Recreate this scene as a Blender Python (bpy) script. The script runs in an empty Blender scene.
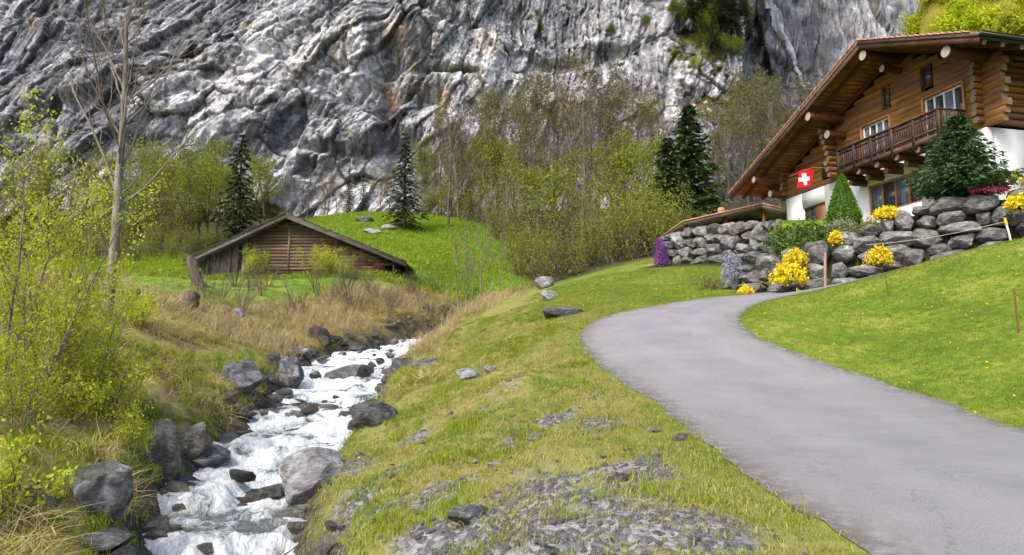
import bpy, bmesh, math, random
import numpy as np
from mathutils import Vector, Matrix

scene = bpy.context.scene
COL = scene.collection
R = math.radians

# ------------------------------------------------------------------ camera
EYE = 1.7
PITCH = 0.120
FPX = 720.0
cam_d = bpy.data.cameras.new('camera')
cam = bpy.data.objects.new('camera', cam_d)
COL.objects.link(cam)
cam.location = (0, 0, EYE)
cam.rotation_euler = (math.pi / 2 + PITCH, 0, 0)
cam_d.sensor_width = 36
cam_d.lens = FPX * 36 / 1024
cam_d.clip_start = 0.05
cam_d.clip_end = 2000
scene.camera = cam

# ------------------------------------------------------------------ sky, sun, exposure
SUN_EL, SUN_AZ = R(46), R(214)          # azimuth clockwise from +Y: high, behind the camera to the left
world = bpy.data.worlds.new('World')
scene.world = world
world.use_nodes = True
wn = world.node_tree
wn.nodes.clear()
sky = wn.nodes.new('ShaderNodeTexSky')
sky.sky_type = 'NISHITA'
sky.sun_disc = False
sky.sun_elevation = SUN_EL
sky.sun_rotation = SUN_AZ
sky.air_density = 1.0
sky.dust_density = 4.0
sky.ozone_density = 0.6
bg = wn.nodes.new('ShaderNodeBackground')
bg.inputs['Strength'].default_value = 0.15
wo = wn.nodes.new('ShaderNodeOutputWorld')
wn.links.new(sky.outputs[0], bg.inputs[0])
wn.links.new(bg.outputs[0], wo.inputs[0])
sun_d = bpy.data.lights.new('sun', 'SUN')
sun_d.energy = 1.5
sun_d.angle = R(12)
sun_d.color = (1.0, 0.95, 0.87)
sun = bpy.data.objects.new('sun', sun_d)
COL.objects.link(sun)
sv = Vector((math.sin(SUN_AZ) * math.cos(SUN_EL), math.cos(SUN_AZ) * math.cos(SUN_EL), math.sin(SUN_EL)))
sun.rotation_euler = sv.to_track_quat('Z', 'Y').to_euler()
sun.location = (-30, -30, 60)
vs = scene.view_settings
scene.display_settings.display_device = 'sRGB'
vs.view_transform = 'Standard'
vs.look = 'None'
vs.gamma = 1.0
vs.exposure = 1.0
scene.cycles.max_bounces = 4
scene.cycles.diffuse_bounces = 2
scene.cycles.use_adaptive_sampling = True
scene.cycles.adaptive_threshold = 0.02
scene.cycles.transparent_max_bounces = 8
scene.cycles.use_denoising = True

rng = np.random.default_rng(7)
random.seed(7)


# ------------------------------------------------------------------ small helpers
def tag(o, label=None, cat=None, group=None, kind=None):
    if label: o['label'] = label
    if cat: o['category'] = cat
    if group: o['group'] = group
    if kind: o['kind'] = kind
    return o


def link(name, data, parent=None, loc=(0, 0, 0), rot=(0, 0, 0), scale=(1, 1, 1)):
    o = bpy.data.objects.new(name, data)
    COL.objects.link(o)
    o.location = loc
    o.rotation_euler = rot
    o.scale = scale
    if parent is not None: o.parent = parent
    return o


def thing(name, label, cat, loc=(0, 0, 0), rotz=0.0, group=None):
    o = link(name, None, None, loc, (0, 0, rotz))
    o.empty_display_size = 0.3
    return tag(o, label, cat, group)


def np_mesh(name, V, F, mat=None, smooth=False):
    """V (n,3); F (m,k) one face size, or list of arrays with different sizes"""
    V = np.asarray(V, dtype=np.float32).reshape(-1, 3)
    Fs = F if isinstance(F, list) else [F]
    Fs = [np.asarray(f, dtype=np.int32) for f in Fs if len(f)]
    loops = np.concatenate([f.ravel() for f in Fs])
    sizes = np.concatenate([np.full(len(f), f.shape[1], dtype=np.int32) for f in Fs])
    starts = np.concatenate([[0], np.cumsum(sizes)[:-1]]).astype(np.int32)
    me = bpy.data.meshes.new(name)
    me.vertices.add(len(V))
    me.vertices.foreach_set('co', V.ravel())
    me.loops.add(len(loops))
    me.loops.foreach_set('vertex_index', loops)
    me.polygons.add(len(sizes))
    me.polygons.foreach_set('loop_start', starts)
    me.update(calc_edges=True)
    if smooth:
        me.polygons.foreach_set('use_smooth', np.ones(len(sizes), dtype=bool))
    for m in (mat if isinstance(mat, (list, tuple)) else [mat]):
        if m is not None: me.materials.append(m)
    return me


def col_attr(me, name, data):
    a = me.color_attributes.new(name, 'FLOAT_COLOR', 'POINT')
    d = np.ones((len(me.vertices), 4), dtype=np.float32)
    data = np.asarray(data, dtype=np.float32)
    if data.ndim == 1: data = data[:, None]
    d[:, :data.shape[1]] = data
    a.data.foreach_set('color', d.ravel())


class MB:
    """collects boxes, tubes and polygons into one mesh"""
    def __init__(s):
        s.v = []; s.f = {}; s.q = []; s.n = 0

    def add(s, V, F):
        V = np.asarray(V, dtype=float).reshape(-1, 3)
        for f in F:
            s.f.setdefault(len(f), []).append([i + s.n for i in f])
        s.v.append(V); s.n += len(V)
        return s

    def box(s, x0, x1, y0, y1, z0, z1):
        V = [(x, y, z) for z in (z0, z1) for y in (y0, y1) for x in (x0, x1)]
        return s.add(V, [(0, 2, 3, 1), (4, 5, 7, 6), (0, 1, 5, 4), (2, 6, 7, 3), (0, 4, 6, 2), (1, 3, 7, 5)])

    def prism(s, pts2, axis, a0, a1):
        """extrude polygon pts2 along axis ('x','y','z')"""
        n = len(pts2)
        def P(p, a):
            return {'x': (a, p[0], p[1]), 'y': (p[0], a, p[1]), 'z': (p[0], p[1], a)}[axis]
        V = [P(p, a0) for p in pts2] + [P(p, a1) for p in pts2]
        F = [tuple(range(n))[::-1], tuple(range(n, 2 * n))] + [(i, (i + 1) % n, n + (i + 1) % n, n + i) for i in range(n)]
        return s.add(V, F)

    def tube(s, path, rad, n=6, cap=True):
        path = np.asarray(path, float)
        m = len(path)
        rad = np.broadcast_to(np.asarray(rad, float), (m,))
        T = np.gradient(path, axis=0)
        T /= np.linalg.norm(T, axis=1)[:, None] + 1e-9
        ref = np.array([0, 0, 1.0]) if abs(T[0][2]) < .9 else np.array([1.0, 0, 0])
        a = np.cross(T, ref); a /= np.linalg.norm(a, axis=1)[:, None] + 1e-9
        b = np.cross(T, a)
        an = np.arange(n) * 2 * math.pi / n
        V = path[:, None] + rad[:, None, None] * (np.cos(an)[None, :, None] * a[:, None] + np.sin(an)[None, :, None] * b[:, None])
        k = np.arange(n); i = np.arange(m - 1)[:, None] * n
        k2 = (k + 1) % n
        s.q.append(np.stack([i + k, i + k2, i + n + k2, i + n + k], -1).reshape(-1, 4) + s.n)
        F = [tuple(range(n))[::-1], tuple(range((m - 1) * n, m * n))] if cap else []
        return s.add(V.reshape(-1, 3), F)

    def mesh(s, name, mat, smooth=False, sharp=None):
        me = np_mesh(name, np.concatenate(s.v), [np.array(f) for f in s.f.values()] + ([np.concatenate(s.q)] if s.q else []), mat, smooth)
        if smooth and sharp: me.set_sharp_from_angle(angle=R(sharp))
        return me

    def obj(s, name, mat, parent=None, smooth=False, sharp=40, **kw):
        return link(name, s.mesh(name, mat, smooth, sharp), parent, **kw)


# ------------------------------------------------------------------ numpy noise
def _hash(i, j, k, seed):
    h = (i.astype(np.int64) * 374761393 + j.astype(np.int64) * 668265263 + k.astype(np.int64) * 2147483647 + seed * 1274126177) & 0xFFFFFFFF
    h = ((h ^ (h >> 13)) * 1274126177) & 0xFFFFFFFF
    h = ((h ^ (h >> 16)) * 2246822519) & 0xFFFFFFFF
    return ((h ^ (h >> 15)) & 0xFFFFFF).astype(np.float64) / 0xFFFFFF


def vnoise(x, y, z=None, seed=0):
    x = np.asarray(x, float); y = np.asarray(y, float)
    z = np.zeros_like(x) if z is None else np.asarray(z, float)
    i, j, k = np.floor(x), np.floor(y), np.floor(z)
    fx, fy, fz = x - i, y - j, z - k
    fx, fy, fz = [t * t * t * (t * (t * 6 - 15) + 10) for t in (fx, fy, fz)]
    out = 0
    for a in (0, 1):
        wx = fx if a else 1 - fx
        for b in (0, 1):
            wy = fy if b else 1 - fy
            for c in (0, 1):
                wz = fz if c else 1 - fz
                out = out + wx * wy * wz * _hash(i + a, j + b, k + c, seed)
    return out * 2 - 1


def fbm(x, y, z=None, oct=4, seed=0, gain=.5, ridged=False):
    a, s, t = 1.0, 0.0, 0.0
    f = 1.0
    for o in range(oct):
        n = vnoise(np.asarray(x) * f + 17.3 * o, np.asarray(y) * f - 9.1 * o, None if z is None else np.asarray(z) * f, seed + o)
        if ridged: n = 1 - 2 * np.abs(n)
        s = s + a * n; t += a
        a *= gain; f *= 2.03
    return s / t


def sstep(a, b, x):
    t = np.clip((x - a) / (b - a), 0, 1)
    return t * t * (3 - 2 * t)


CP, SP = math.cos(PITCH), math.sin(PITCH)


def at(u, v, d):
    """world point seen at photo position (u,v) at camera depth d"""
    x = (u - 512) / FPX; y = (277.5 - v) / FPX
    return np.array([x * d, (CP - y * SP) * d, EYE + (SP + y * CP) * d])


def proj(P):
    P = np.asarray(P, float) - np.array([0, 0, EYE])
    d = P[..., 1] * CP + P[..., 2] * SP
    up = -P[..., 1] * SP + P[..., 2] * CP
    return 512 + P[..., 0] / d * FPX, 277.5 - up / d * FPX, d


# ------------------------------------------------------------------ materials
class NT:
    def __init__(s, name):
        s.m = bpy.data.materials.new(name)
        s.m.use_nodes = True
        s.t = s.m.node_tree
        s.t.nodes.clear()
        s.out = s.t.nodes.new('ShaderNodeOutputMaterial')

    def n(s, typ, **kw):
        nd = s.t.nodes.new(typ)
        for k, v in kw.items():
            if k.startswith('i_'):
                key = k[2:]
                key = int(key) if key.isdigit() else key.replace('_', ' ')
                s.set(nd.inputs[key], v)
            else:
                setattr(nd, k, v)
        return nd

    def set(s, sock, v):
        if isinstance(v, bpy.types.NodeSocket): s.t.links.new(v, sock)
        elif isinstance(v, bpy.types.Node): s.t.links.new(v.outputs[0], sock)
        else:
            if hasattr(sock, 'default_value'):
                try:
                    if len(sock.default_value) == 4 and len(v) == 3: v = tuple(v) + (1,)
                except TypeError: pass
                sock.default_value = v

    def coord(s, kind='Object'):
        return s.n('ShaderNodeTexCoord').outputs[kind]

    def pos(s):
        return s.n('ShaderNodeNewGeometry').outputs['Position']

    def map(s, vec, scale=(1, 1, 1), rot=(0, 0, 0), loc=(0, 0, 0)):
        return s.n('ShaderNodeMapping', i_Vector=vec, i_Scale=scale, i_Rotation=rot, i_Location=loc).outputs[0]

    def noise(s, vec, scale, detail=4, rough=.55, dist=0.0, out=0):
        return s.n('ShaderNodeTexNoise', i_Vector=vec, i_Scale=scale, i_Detail=detail, i_Roughness=rough, i_Distortion=dist).outputs[out]

    def vor(s, vec, scale, feature='F1', out='Distance', rand=1.0):
        return s.n('ShaderNodeTexVoronoi', feature=feature, i_Vector=vec, i_Scale=scale, i_Randomness=rand).outputs[out]

    def ramp(s, fac, stops, interp='LINEAR'):
        nd = s.n('ShaderNodeValToRGB', i_0=fac)
        cr = nd.color_ramp
        cr.interpolation = interp
        while len(cr.elements) < len(stops): cr.elements.new(1.0)
        for e, (p, c) in zip(cr.elements, stops):
            e.position = p
            e.color = (c, c, c, 1) if isinstance(c, (int, float)) else tuple(c) + (1,)
        return nd.outputs[0]

    def mix(s, fac, a, b, mode='MIX'):
        nd = s.n('ShaderNodeMix', data_type='RGBA', blend_type=mode)
        s.set(nd.inputs[0], fac); s.set(nd.inputs[6], a); s.set(nd.inputs[7], b)
        return nd.outputs[2]

    def math(s, op, a, b=0.0, c=None, clamp=False):
        nd = s.n('ShaderNodeMath', operation=op, use_clamp=clamp)
        s.set(nd.inputs[0], a); s.set(nd.inputs[1], b)
        if c is not None: s.set(nd.inputs[2], c)
        return nd.outputs[0]

    def attr(s, name, out='Color'):
        return s.n('ShaderNodeAttribute', attribute_name=name).outputs[out]

    def sep(s, c):
        return s.n('ShaderNodeSeparateColor', i_0=c).outputs

    def rand(s):
        return s.n('ShaderNodeObjectInfo').outputs['Random']

    def bump(s, h, strength=.5, dist=.05, normal=None):
        nd = s.n('ShaderNodeBump', i_Height=h, i_Strength=strength, i_Distance=dist)
        if normal is not None: s.set(nd.inputs['Normal'], normal)
        return nd.outputs[0]

    def pbr(s, color, rough=.8, normal=None, spec=.3, metal=0.0, **kw):
        nd = s.n('ShaderNodeBsdfPrincipled')
        s.set(nd.inputs['Base Color'], color)
        s.set(nd.inputs['Roughness'], rough)
        nd.inputs['Specular IOR Level'].default_value = spec
        nd.inputs['Metallic'].default_value = metal
        if normal is not None: s.set(nd.inputs['Normal'], normal)
        for k, v in kw.items(): s.set(nd.inputs[k.replace('_', ' ')], v)
        return nd.outputs[0]

    def done(s, shader):
        s.t.links.new(shader, s.out.inputs[0])
        return s.m


def hsv_var(t, col, fac, h=.0, sat=.1, val=.3):
    """vary a colour by a 0..1 value"""
    nd = t.n('ShaderNodeHueSaturation', i_Color=col)
    t.set(nd.inputs['Hue'], t.math('MULTIPLY_ADD', fac, 2 * h, .5 - h))
    t.set(nd.inputs['Saturation'], t.math('MULTIPLY_ADD', fac, 2 * sat, 1 - sat))
    t.set(nd.inputs['Value'], t.math('MULTIPLY_ADD', fac, 2 * val, 1 - val))
    return nd.outputs[0]


def m_leaf(name, col, trans=.35, h=.02, sat=.1, val=.35):
    t = NT(name)
    tint = t.sep(t.attr('tint'))
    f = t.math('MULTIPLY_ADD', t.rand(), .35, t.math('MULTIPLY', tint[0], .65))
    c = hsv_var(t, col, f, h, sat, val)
    d = t.pbr(c, .6, spec=.25)
    tr = t.n('ShaderNodeBsdfTranslucent', i_Color=c).outputs[0]
    mx = t.n('ShaderNodeMixShader', i_0=trans)
    t.set(mx.inputs[1], d); t.set(mx.inputs[2], tr)
    return t.done(mx.outputs[0])


def m_bark(name, c1, c2, scale=8):
    t = NT(name)
    p = t.map(t.coord(), (1, 1, .25))
    n = t.noise(p, scale, 5, .6)
    c = t.ramp(n, [(.3, c1), (.7, c2)])
    c = hsv_var(t, c, t.rand(), .0, .1, .2)
    return t.done(t.pbr(c, .9, t.bump(n, .6, .02), .2))


def m_rock(name, dark, mid, pale, moss=.0, wet=False, scale=1.0):
    t = NT(name)
    p = t.coord()
    r = t.rand()
    off = t.n('ShaderNodeCombineXYZ', i_0=t.math('MULTIPLY', r, 37.0), i_1=t.math('MULTIPLY', r, 91.0)).outputs[0]
    q = t.n('ShaderNodeVectorMath', operation='ADD', i_0=p, i_1=off).outputs[0]
    a = t.noise(q, 1.6 * scale, 6, .62, .6)
    b = t.noise(t.map(q, (1, 1, 3.2), (.5, .4, 0)), 3.5 * scale, 6, .65)
    c = t.ramp(a, [(.3, dark), (.5, mid), (.72, pale)])
    sp = t.ramp(b, [(.35, .45), (.6, 1.15)])
    c = t.mix(1.0, c, sp, 'MULTIPLY')
    fine = t.noise(q, 26 * scale, 3, .7)
    c = t.mix(.55, c, t.ramp(fine, [(.3, .6), (.7, 1.25)]), 'MULTIPLY')
    c = hsv_var(t, c, r, .01, .3, .28)
    if moss:
        nz = t.n('ShaderNodeSeparateXYZ', i_0=t.n('ShaderNodeNewGeometry').outputs['Normal']).outputs[2]
        mk = t.math('MULTIPLY', t.ramp(nz, [(.35, 0.), (.85, 1.)]), t.ramp(t.noise(q, 2.6 * scale, 5, .7), [(.5, 0.), (.62, 1.)]))
        c = t.mix(t.math('MULTIPLY', mk, moss), c, (.10, .12, .03))
    cr = t.vor(t.map(q, (1, 1, 1.8), (.3, .2, 0)), 2.2 * scale, 'DISTANCE_TO_EDGE')
    crk = t.ramp(cr, [(.0, 0.), (.03, 1.)])
    h = t.math('ADD', t.math('MULTIPLY', b, .7), t.math('MULTIPLY_ADD', fine, .25, t.math('MULTIPLY', crk, .05)))
    nrm = t.bump(h, .9, .09 / scale)
    return t.done(t.pbr(c, .42 if wet else .85, nrm, .5 if wet else .3))


def m_wood(name, c1, c2, c3, rough=.75, axis=0, scale=1.0, val=.25, sat=.12):
    t = NT(name)
    p = t.coord()
    r = t.rand()
    off = t.n('ShaderNodeCombineXYZ', i_0=t.math('MULTIPLY', r, 53.0), i_1=t.math('MULTIPLY', r, 11.0), i_2=t.math('MULTIPLY', r, 29.0)).outputs[0]
    q = t.n('ShaderNodeVectorMath', operation='ADD', i_0=p, i_1=off).outputs[0]
    sc = [9, 9, 9]; sc[axis] = .55
    g = t.noise(t.map(q, [x * scale for x in sc]), 2.0, 6, .65, .4)
    big = t.noise(q, 1.3, 3)
    c = t.ramp(t.math('MULTIPLY_ADD', big, .45, t.math('MULTIPLY', g, .6)), [(.35, c1), (.52, c2), (.7, c3)])
    c = hsv_var(t, c, r, .008, sat, val)
    return t.done(t.pbr(c, rough, t.bump(g, .5, .02), .3))


def m_flat(name, col, rough=.6, spec=.3, var=.12, scale=3.0, metal=0.0, bump=.0):
    t = NT(name)
    n = t.noise(t.coord(), scale, 5, .6)
    c = t.mix(1.0, col, t.ramp(n, [(.3, 1 - var), (.7, 1 + var)]), 'MULTIPLY')
    return t.done(t.pbr(c, rough, t.bump(n, bump, .02) if bump else None, spec, metal))


M = {}
M['stone'] = m_rock('wall_stone', (.045, .045, .048), (.19, .19, .195), (.46, .455, .44), .7)
M['boulder'] = m_rock('boulder_rock', (.02, .021, .026), (.11, .112, .125), (.36, .36, .37), .55)
M['wet'] = m_rock('wet_rock', (.018, .017, .017), (.095, .090, .086), (.28, .27, .255), .35, True)
M['pale_rock'] = m_rock('pale_rock', (.12, .12, .13), (.30, .30, .32), (.55, .55, .56), .3)
M['bark'] = m_bark('grey_bark', (.07, .06, .05), (.24, .22, .19))
M['bark_dark'] = m_bark('dark_bark', (.025, .02, .016), (.09, .075, .06))
M['bark_brown'] = m_bark('brown_bark', (.05, .038, .028), (.16, .125, .10))
M['bark_far'] = m_bark('far_bark', (.06, .05, .042), (.17, .15, .125), 2)
M['leaf_lime'] = m_leaf('lime_leaf', (.44, .50, .030), .45)
M['leaf_spring'] = m_leaf('spring_leaf', (.21, .235, .026), .4, .03)
M['leaf_olive'] = m_leaf('olive_leaf', (.17, .155, .05), .35, .03)
M['leaf_bush'] = m_leaf('bush_leaf', (.22, .24, .035), .4, .03)
M['leaf_ledge'] = m_leaf('ledge_leaf', (.13, .17, .02), .35, .03, .1, .5)
M['leaf_green'] = m_leaf('green_leaf', (.07, .13, .025), .25)
M['leaf_box'] = m_leaf('box_leaf', (.085, .18, .018), .25, .01)
M['needle'] = m_leaf('spruce_needle', (.055, .095, .026), .2, .02, .1, .45)
M['needle_pine'] = m_leaf('pine_needle', (.075, .155, .055), .2, .02)
M['needle_far'] = m_leaf('far_needle', (.050, .064, .030), .2, .02, .1, .4)
M['flower_yellow'] = m_leaf('yellow_flower', (.85, .67, .025), .3, .01, .05, .2)
M['flower_purple'] = m_leaf('purple_flower', (.20, .06, .30), .3, .03)
M['flower_blue'] = m_leaf('blue_flower', (.30, .32, .42), .3, .02)
M['flower_pink'] = m_leaf('pink_flower', (.40, .08, .16), .3)
M['leaf_grey'] = m_leaf('grey_leaf', (.26, .32, .20), .25)

# ------------------------------------------------------------------ terrain heights
HOUSE_P, HOUSE_YAW = (17.53, 25.75, 7.70), -0.243
PLAT_Z = 7.70
CTRL = [  # photo u, v, depth
    (560, 555, 4.8), (560, 470, 7.5), (560, 420, 10.5), (560, 380, 14), (560, 340, 18), (565, 312, 23), (600, 290, 28), (650, 268, 36),
    (700, 440, 9), (757, 485, 6.3), (605, 370, 14.5), (900, 387, 13.5), (1024, 428, 9.5), (850, 555, 4.6), (1024, 555, 4.4),
    (835, 285, 23), (870, 277, 22.3), (900, 269, 21.6), (960, 253, 20.8), (1024, 238, 20.3), (1024, 330, 14.5), (900, 330, 17), (1024, 290, 17), (900, 300, 19), (900, 280, 24.2), (960, 266, 23.4), (1024, 252, 22.8), (850, 292, 24.6), (1100, 235, 22.3),
    (760, 318, 18.5), (700, 320, 19), (700, 300, 24), (760, 296, 25.2), (720, 280, 29), (660, 285, 29.5), (780, 264, 31.5), (665, 266, 36.5),
    (1200, 215, 19.5), (1200, 330, 13), (1300, 450, 7),
    (400, 555, 6.5), (330, 555, 7.6), (440, 470, 9.5), (400, 440, 12.5), (420, 400, 16), (430, 370, 20), (440, 350, 25), (470, 330, 30), (452, 336, 31),
    (520, 302, 33), (600, 276, 34), (490, 400, 13), (480, 350, 20), (500, 500, 7), (500, 325, 25), (540, 320, 22),
    (100, 470, 9.8), (0, 555, 6.6), (60, 555, 7.5), (0, 470, 8.5), (0, 400, 11), (100, 410, 12.5), (200, 385, 17), (150, 350, 16.5),
    (0, 340, 14), (0, 300, 18), (100, 320, 18), (190, 330, 22), (250, 350, 24.5), (290, 338, 31), (200, 292, 32), (120, 285, 35), (0, 280, 32),
    (300, 318, 35), (350, 300, 39), (300, 290, 41), (300, 280, 44), (400, 279, 45.5), (425, 268, 50), (440, 262, 56), (430, 302, 42), (430, 287, 48), (200, 279, 44.5), (100, 270, 50),
    (300, 272, 54), (380, 262, 56),
    (150, 262, 58), (0, 262, 60), (470, 288, 55), (430, 252, 62), (380, 223, 80), (330, 216, 92), (430, 216, 92), (490, 262, 72), (540, 268, 64),
    (560, 275, 50), (600, 266, 47), (660, 252, 48), (740, 240, 55), (850, 225, 60),
    (100, 245, 90), (250, 236, 92), (100, 238, 120), (300, 222, 122), (500, 225, 112), (650, 225, 100), (800, 215, 105), (1000, 205, 105),
    (0, 232, 150), (250, 220, 160), (512, 212, 165), (800, 200, 165), (1024, 190, 170),
    (-300, 290, 16), (-300, 265, 40), (-300, 240, 90), (-300, 200, 170), (1400, 230, 60), (1400, 160, 170), (1300, 215, 30), (-200, 470, 7),
]
_c = [at(*c) for c in CTRL]
_c += [np.array(p) for p in ((0, 0, 0.0), (0, -8, -.7), (-4, 1, -.7), (-9, 2, .3), (3, 1, .1), (8, 1, .3), (-6, -8, -1.4), (8, -8, -.6), (-30, -8, 2), (30, -8, 2), (0, -45, -4), (-60, -45, 3), (60, -45, 3), (-60, 5, 9), (60, 5, 9), (0, 320, 60), (-200, 320, 60), (200, 320, 60), (-2.4, 4, -.75), (-3.2, 2, -1.0))]
CT = np.array(_c)


def _phi(r2): return .5 * r2 * np.log(r2 + 1e-9)


_n = len(CT)
_A = np.zeros((_n + 3, _n + 3))
_d2 = ((CT[:, None, :2] - CT[None, :, :2]) ** 2).sum(-1)
_A[:_n, :_n] = _phi(_d2) + np.eye(_n) * .6
_A[:_n, _n] = 1; _A[:_n, _n + 1:] = CT[:, :2]
_A[_n, :_n] = 1; _A[_n + 1:, :_n] = CT[:, :2].T
_w = np.linalg.solve(_A, np.concatenate([CT[:, 2], np.zeros(3)]))


def H_base(x, y):
    sh = np.shape(x)
    x = np.ravel(np.asarray(x, float)); y = np.ravel(np.asarray(y, float))
    z = _w[_n] + _w[_n + 1] * x + _w[_n + 2] * y
    for i in range(0, len(x), 40000):
        xs, ys = x[i:i + 40000], y[i:i + 40000]
        z[i:i + 40000] += _phi((xs[:, None] - CT[None, :, 0]) ** 2 + (ys[:, None] - CT[None, :, 1]) ** 2) @ _w[:_n]
    return z.reshape(sh)


# stream: photo u, v, depth, width in metres
STREAM = [(215, 610, 7.0, 1.8), (228, 555, 8.6, 1.7), (228, 520, 9.8, 2.0), (245, 480, 11.4, 2.0), (272, 450, 13.2, 2.2), (303, 420, 16, 2.5),
          (322, 395, 19, 2.8), (342, 375, 23, 3.2), (355, 359, 28, 4.0), (392, 347, 33, 3.2), (438, 334, 37, 2.2), (478, 318, 42, 1.6), (500, 298, 52, 1.4)]
_s = np.array([list(at(q[0] - (555 - q[1]) * 0 - 4, q[1], q[2])) + [q[3] * (.85 if q[1] > 440 else .92)] for q in STREAM])
_s = np.concatenate([[[-2.6, 1.0, -1.55, 1.8]], [[-2.7, 4.4, -1.15, 1.8]], _s])


def resample(P, step):
    """smooth (Catmull-Rom) polyline resampled at even steps"""
    P = np.asarray(P, float)
    Q = []
    for i in range(len(P) - 1):
        p0, p1, p2, p3 = P[max(i - 1, 0)], P[i], P[i + 1], P[min(i + 2, len(P) - 1)]
        for t in np.linspace(0, 1, 24, endpoint=False):
            Q.append(.5 * (2 * p1 + (p2 - p0) * t + (2 * p0 - 5 * p1 + 4 * p2 - p3) * t * t + (3 * p1 - p0 - 3 * p2 + p3) * t ** 3))
    Q.append(P[-1])
    Q = np.array(Q)
    L = np.concatenate([[0], np.cumsum(np.linalg.norm(np.diff(Q[:, :2], axis=0), axis=1))])
    s = np.arange(0, L[-1], step)
    return np.stack([np.interp(s, L, Q[:, k]) for k in range(Q.shape[1])], 1)


ST = resample(_s, .25)


def near(x, y, P):
    """distance to and index of the nearest point of polyline samples P"""
    x = np.ravel(x); y = np.ravel(y)
    D = np.empty(len(x)); I = np.empty(len(x), int)
    for i in range(0, len(x), 20000):
        d = (x[i:i + 20000, None] - P[None, :, 0]) ** 2 + (y[i:i + 20000, None] - P[None, :, 1]) ** 2
        k = d.argmin(1)
        I[i:i + 20000] = k; D[i:i + 20000] = np.sqrt(d[np.arange(len(k)), k])
    return D, I


def inside(x, y, poly):
    x = np.ravel(x); y = np.ravel(y)
    r = np.zeros(len(x), bool)
    n = len(poly)
    for i in range(n):
        x0, y0 = poly[i][:2]; x1, y1 = poly[(i + 1) % n][:2]
        if y0 == y1: continue
        c = ((y0 > y) != (y1 > y)) & (x < (x1 - x0) * (y - y0) / (y1 - y0) + x0)
        r ^= c
    return r


# retaining walls: photo u, v of foot, depth, v of top
FRONT = [(1150, 230, 22.0, 168), (1060, 243, 22.6, 178), (1024, 251, 23, 186), (985, 259, 23.3, 189), (950, 268, 23.6, 195), (920, 276, 24, 204), (890, 283, 24.4, 213),
         (860, 288, 25, 226), (835, 290, 25.4, 238), (805, 291, 25.8, 246), (775, 294, 26.2, 252), (745, 294, 26.8, 262), (722, 292, 27.4, 280)]
REAR = [(786, 262, 30.5, 222), (760, 263, 31.8, 221), (735, 264, 33.2, 222), (700, 265, 35, 225), (662, 267, 36.8, 236)]
def wall_pts(L):
    out = []
    for u, v, d, vt in L:
        b = at(u, v, d); t = at(u, vt, d)
        out.append([b[0], b[1], b[2], t[2]])
    return np.array(out)
FW, RW = resample(wall_pts(FRONT), .2), resample(wall_pts(REAR), .2)
_fw = wall_pts(FRONT)
PLAT = [tuple(p[:2]) for p in _fw[:-2]] + [tuple(p[:2]) for p in wall_pts(REAR)] + [(9, 44), (14, 52), (32, 50), (40, 22)]
WALLS = np.concatenate([FW[:-8], RW])


def H_plat(x, y, z):
    sh = np.shape(x)
    xr, yr, zr = np.ravel(x), np.ravel(y), np.ravel(z).copy()
    m = (xr > 4) & (xr < 45) & (yr > 18) & (yr < 56)
    idx = np.nonzero(m)[0]
    if len(idx):
        ins = inside(xr[idx], yr[idx], PLAT)
        idx = idx[ins]
        if len(idx):
            d, k = near(xr[idx], yr[idx], WALLS)
            top = WALLS[k, 3] - .18
            zz = top + (PLAT_Z - .5 - top) * sstep(.3, 4.2, d)
            lo = zr[idx]
            zr[idx] = lo + (zz - lo) * sstep(.05, .75, d)
    return zr.reshape(sh)


ROAD = None


def H_smooth(x, y):
    z = H_base(x, y)
    z = H_plat(x, y, z)
    return z


def H(x, y, micro=True):
    sh = np.shape(x)
    x = np.ravel(np.asarray(x, float)); y = np.ravel(np.asarray(y, float))
    z = H_smooth(x, y)
    d, k = near(x, y, ST)
    hw = ST[k, 3] * .5
    zw = ST[k, 2]
    if micro:
        # rough banks, smooth lawns
        rough = np.clip(1 - (x - .8) / 2.5, 0, 1)
        rough = np.maximum(rough * sstep(60, 40, y), .15)
        lawnish = np.where((x > 2.0) & (y < 40), .0, 1.0)
        if ROAD is not None:
            rd, _ = near(x, y, ROAD)
            rough = rough * sstep(2.2, 4.2, rd)
        mz = fbm(x * .55, y * .55, oct=4, seed=3) * .28 + fbm(x * 2.6, y * 2.6, oct=4, seed=5, ridged=True) * .085
        z = z + mz * rough * np.maximum(lawnish, .12)
    w = sstep(.0, 1.0, (d - hw * .8) / (.8 + .22 * hw))
    bed = zw - .32 + fbm(x * 1.7, y * 1.7, oct=3, seed=9) * .10
    z = np.where(w < 1, bed + (np.maximum(z, bed + .05) - bed) * w, z)
    return z.reshape(sh)


def hit(u, v, d0=3.0, d1=150.0, n=900):
    """ground point seen at photo position (u,v)"""
    D = d0 * (d1 / d0) ** np.linspace(0, 1, n)
    P = at(u, v, 1.0) - np.array([0, 0, EYE])
    X = P[None] * D[:, None] + np.array([0, 0, EYE])
    below = X[:, 2] <= H(X[:, 0], X[:, 1], False)
    k = int(np.argmax(below)) if below.any() else n - 1
    return X[k]


def ground(x, y):
    return float(H(np.array([x]), np.array([y]))[0])


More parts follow.
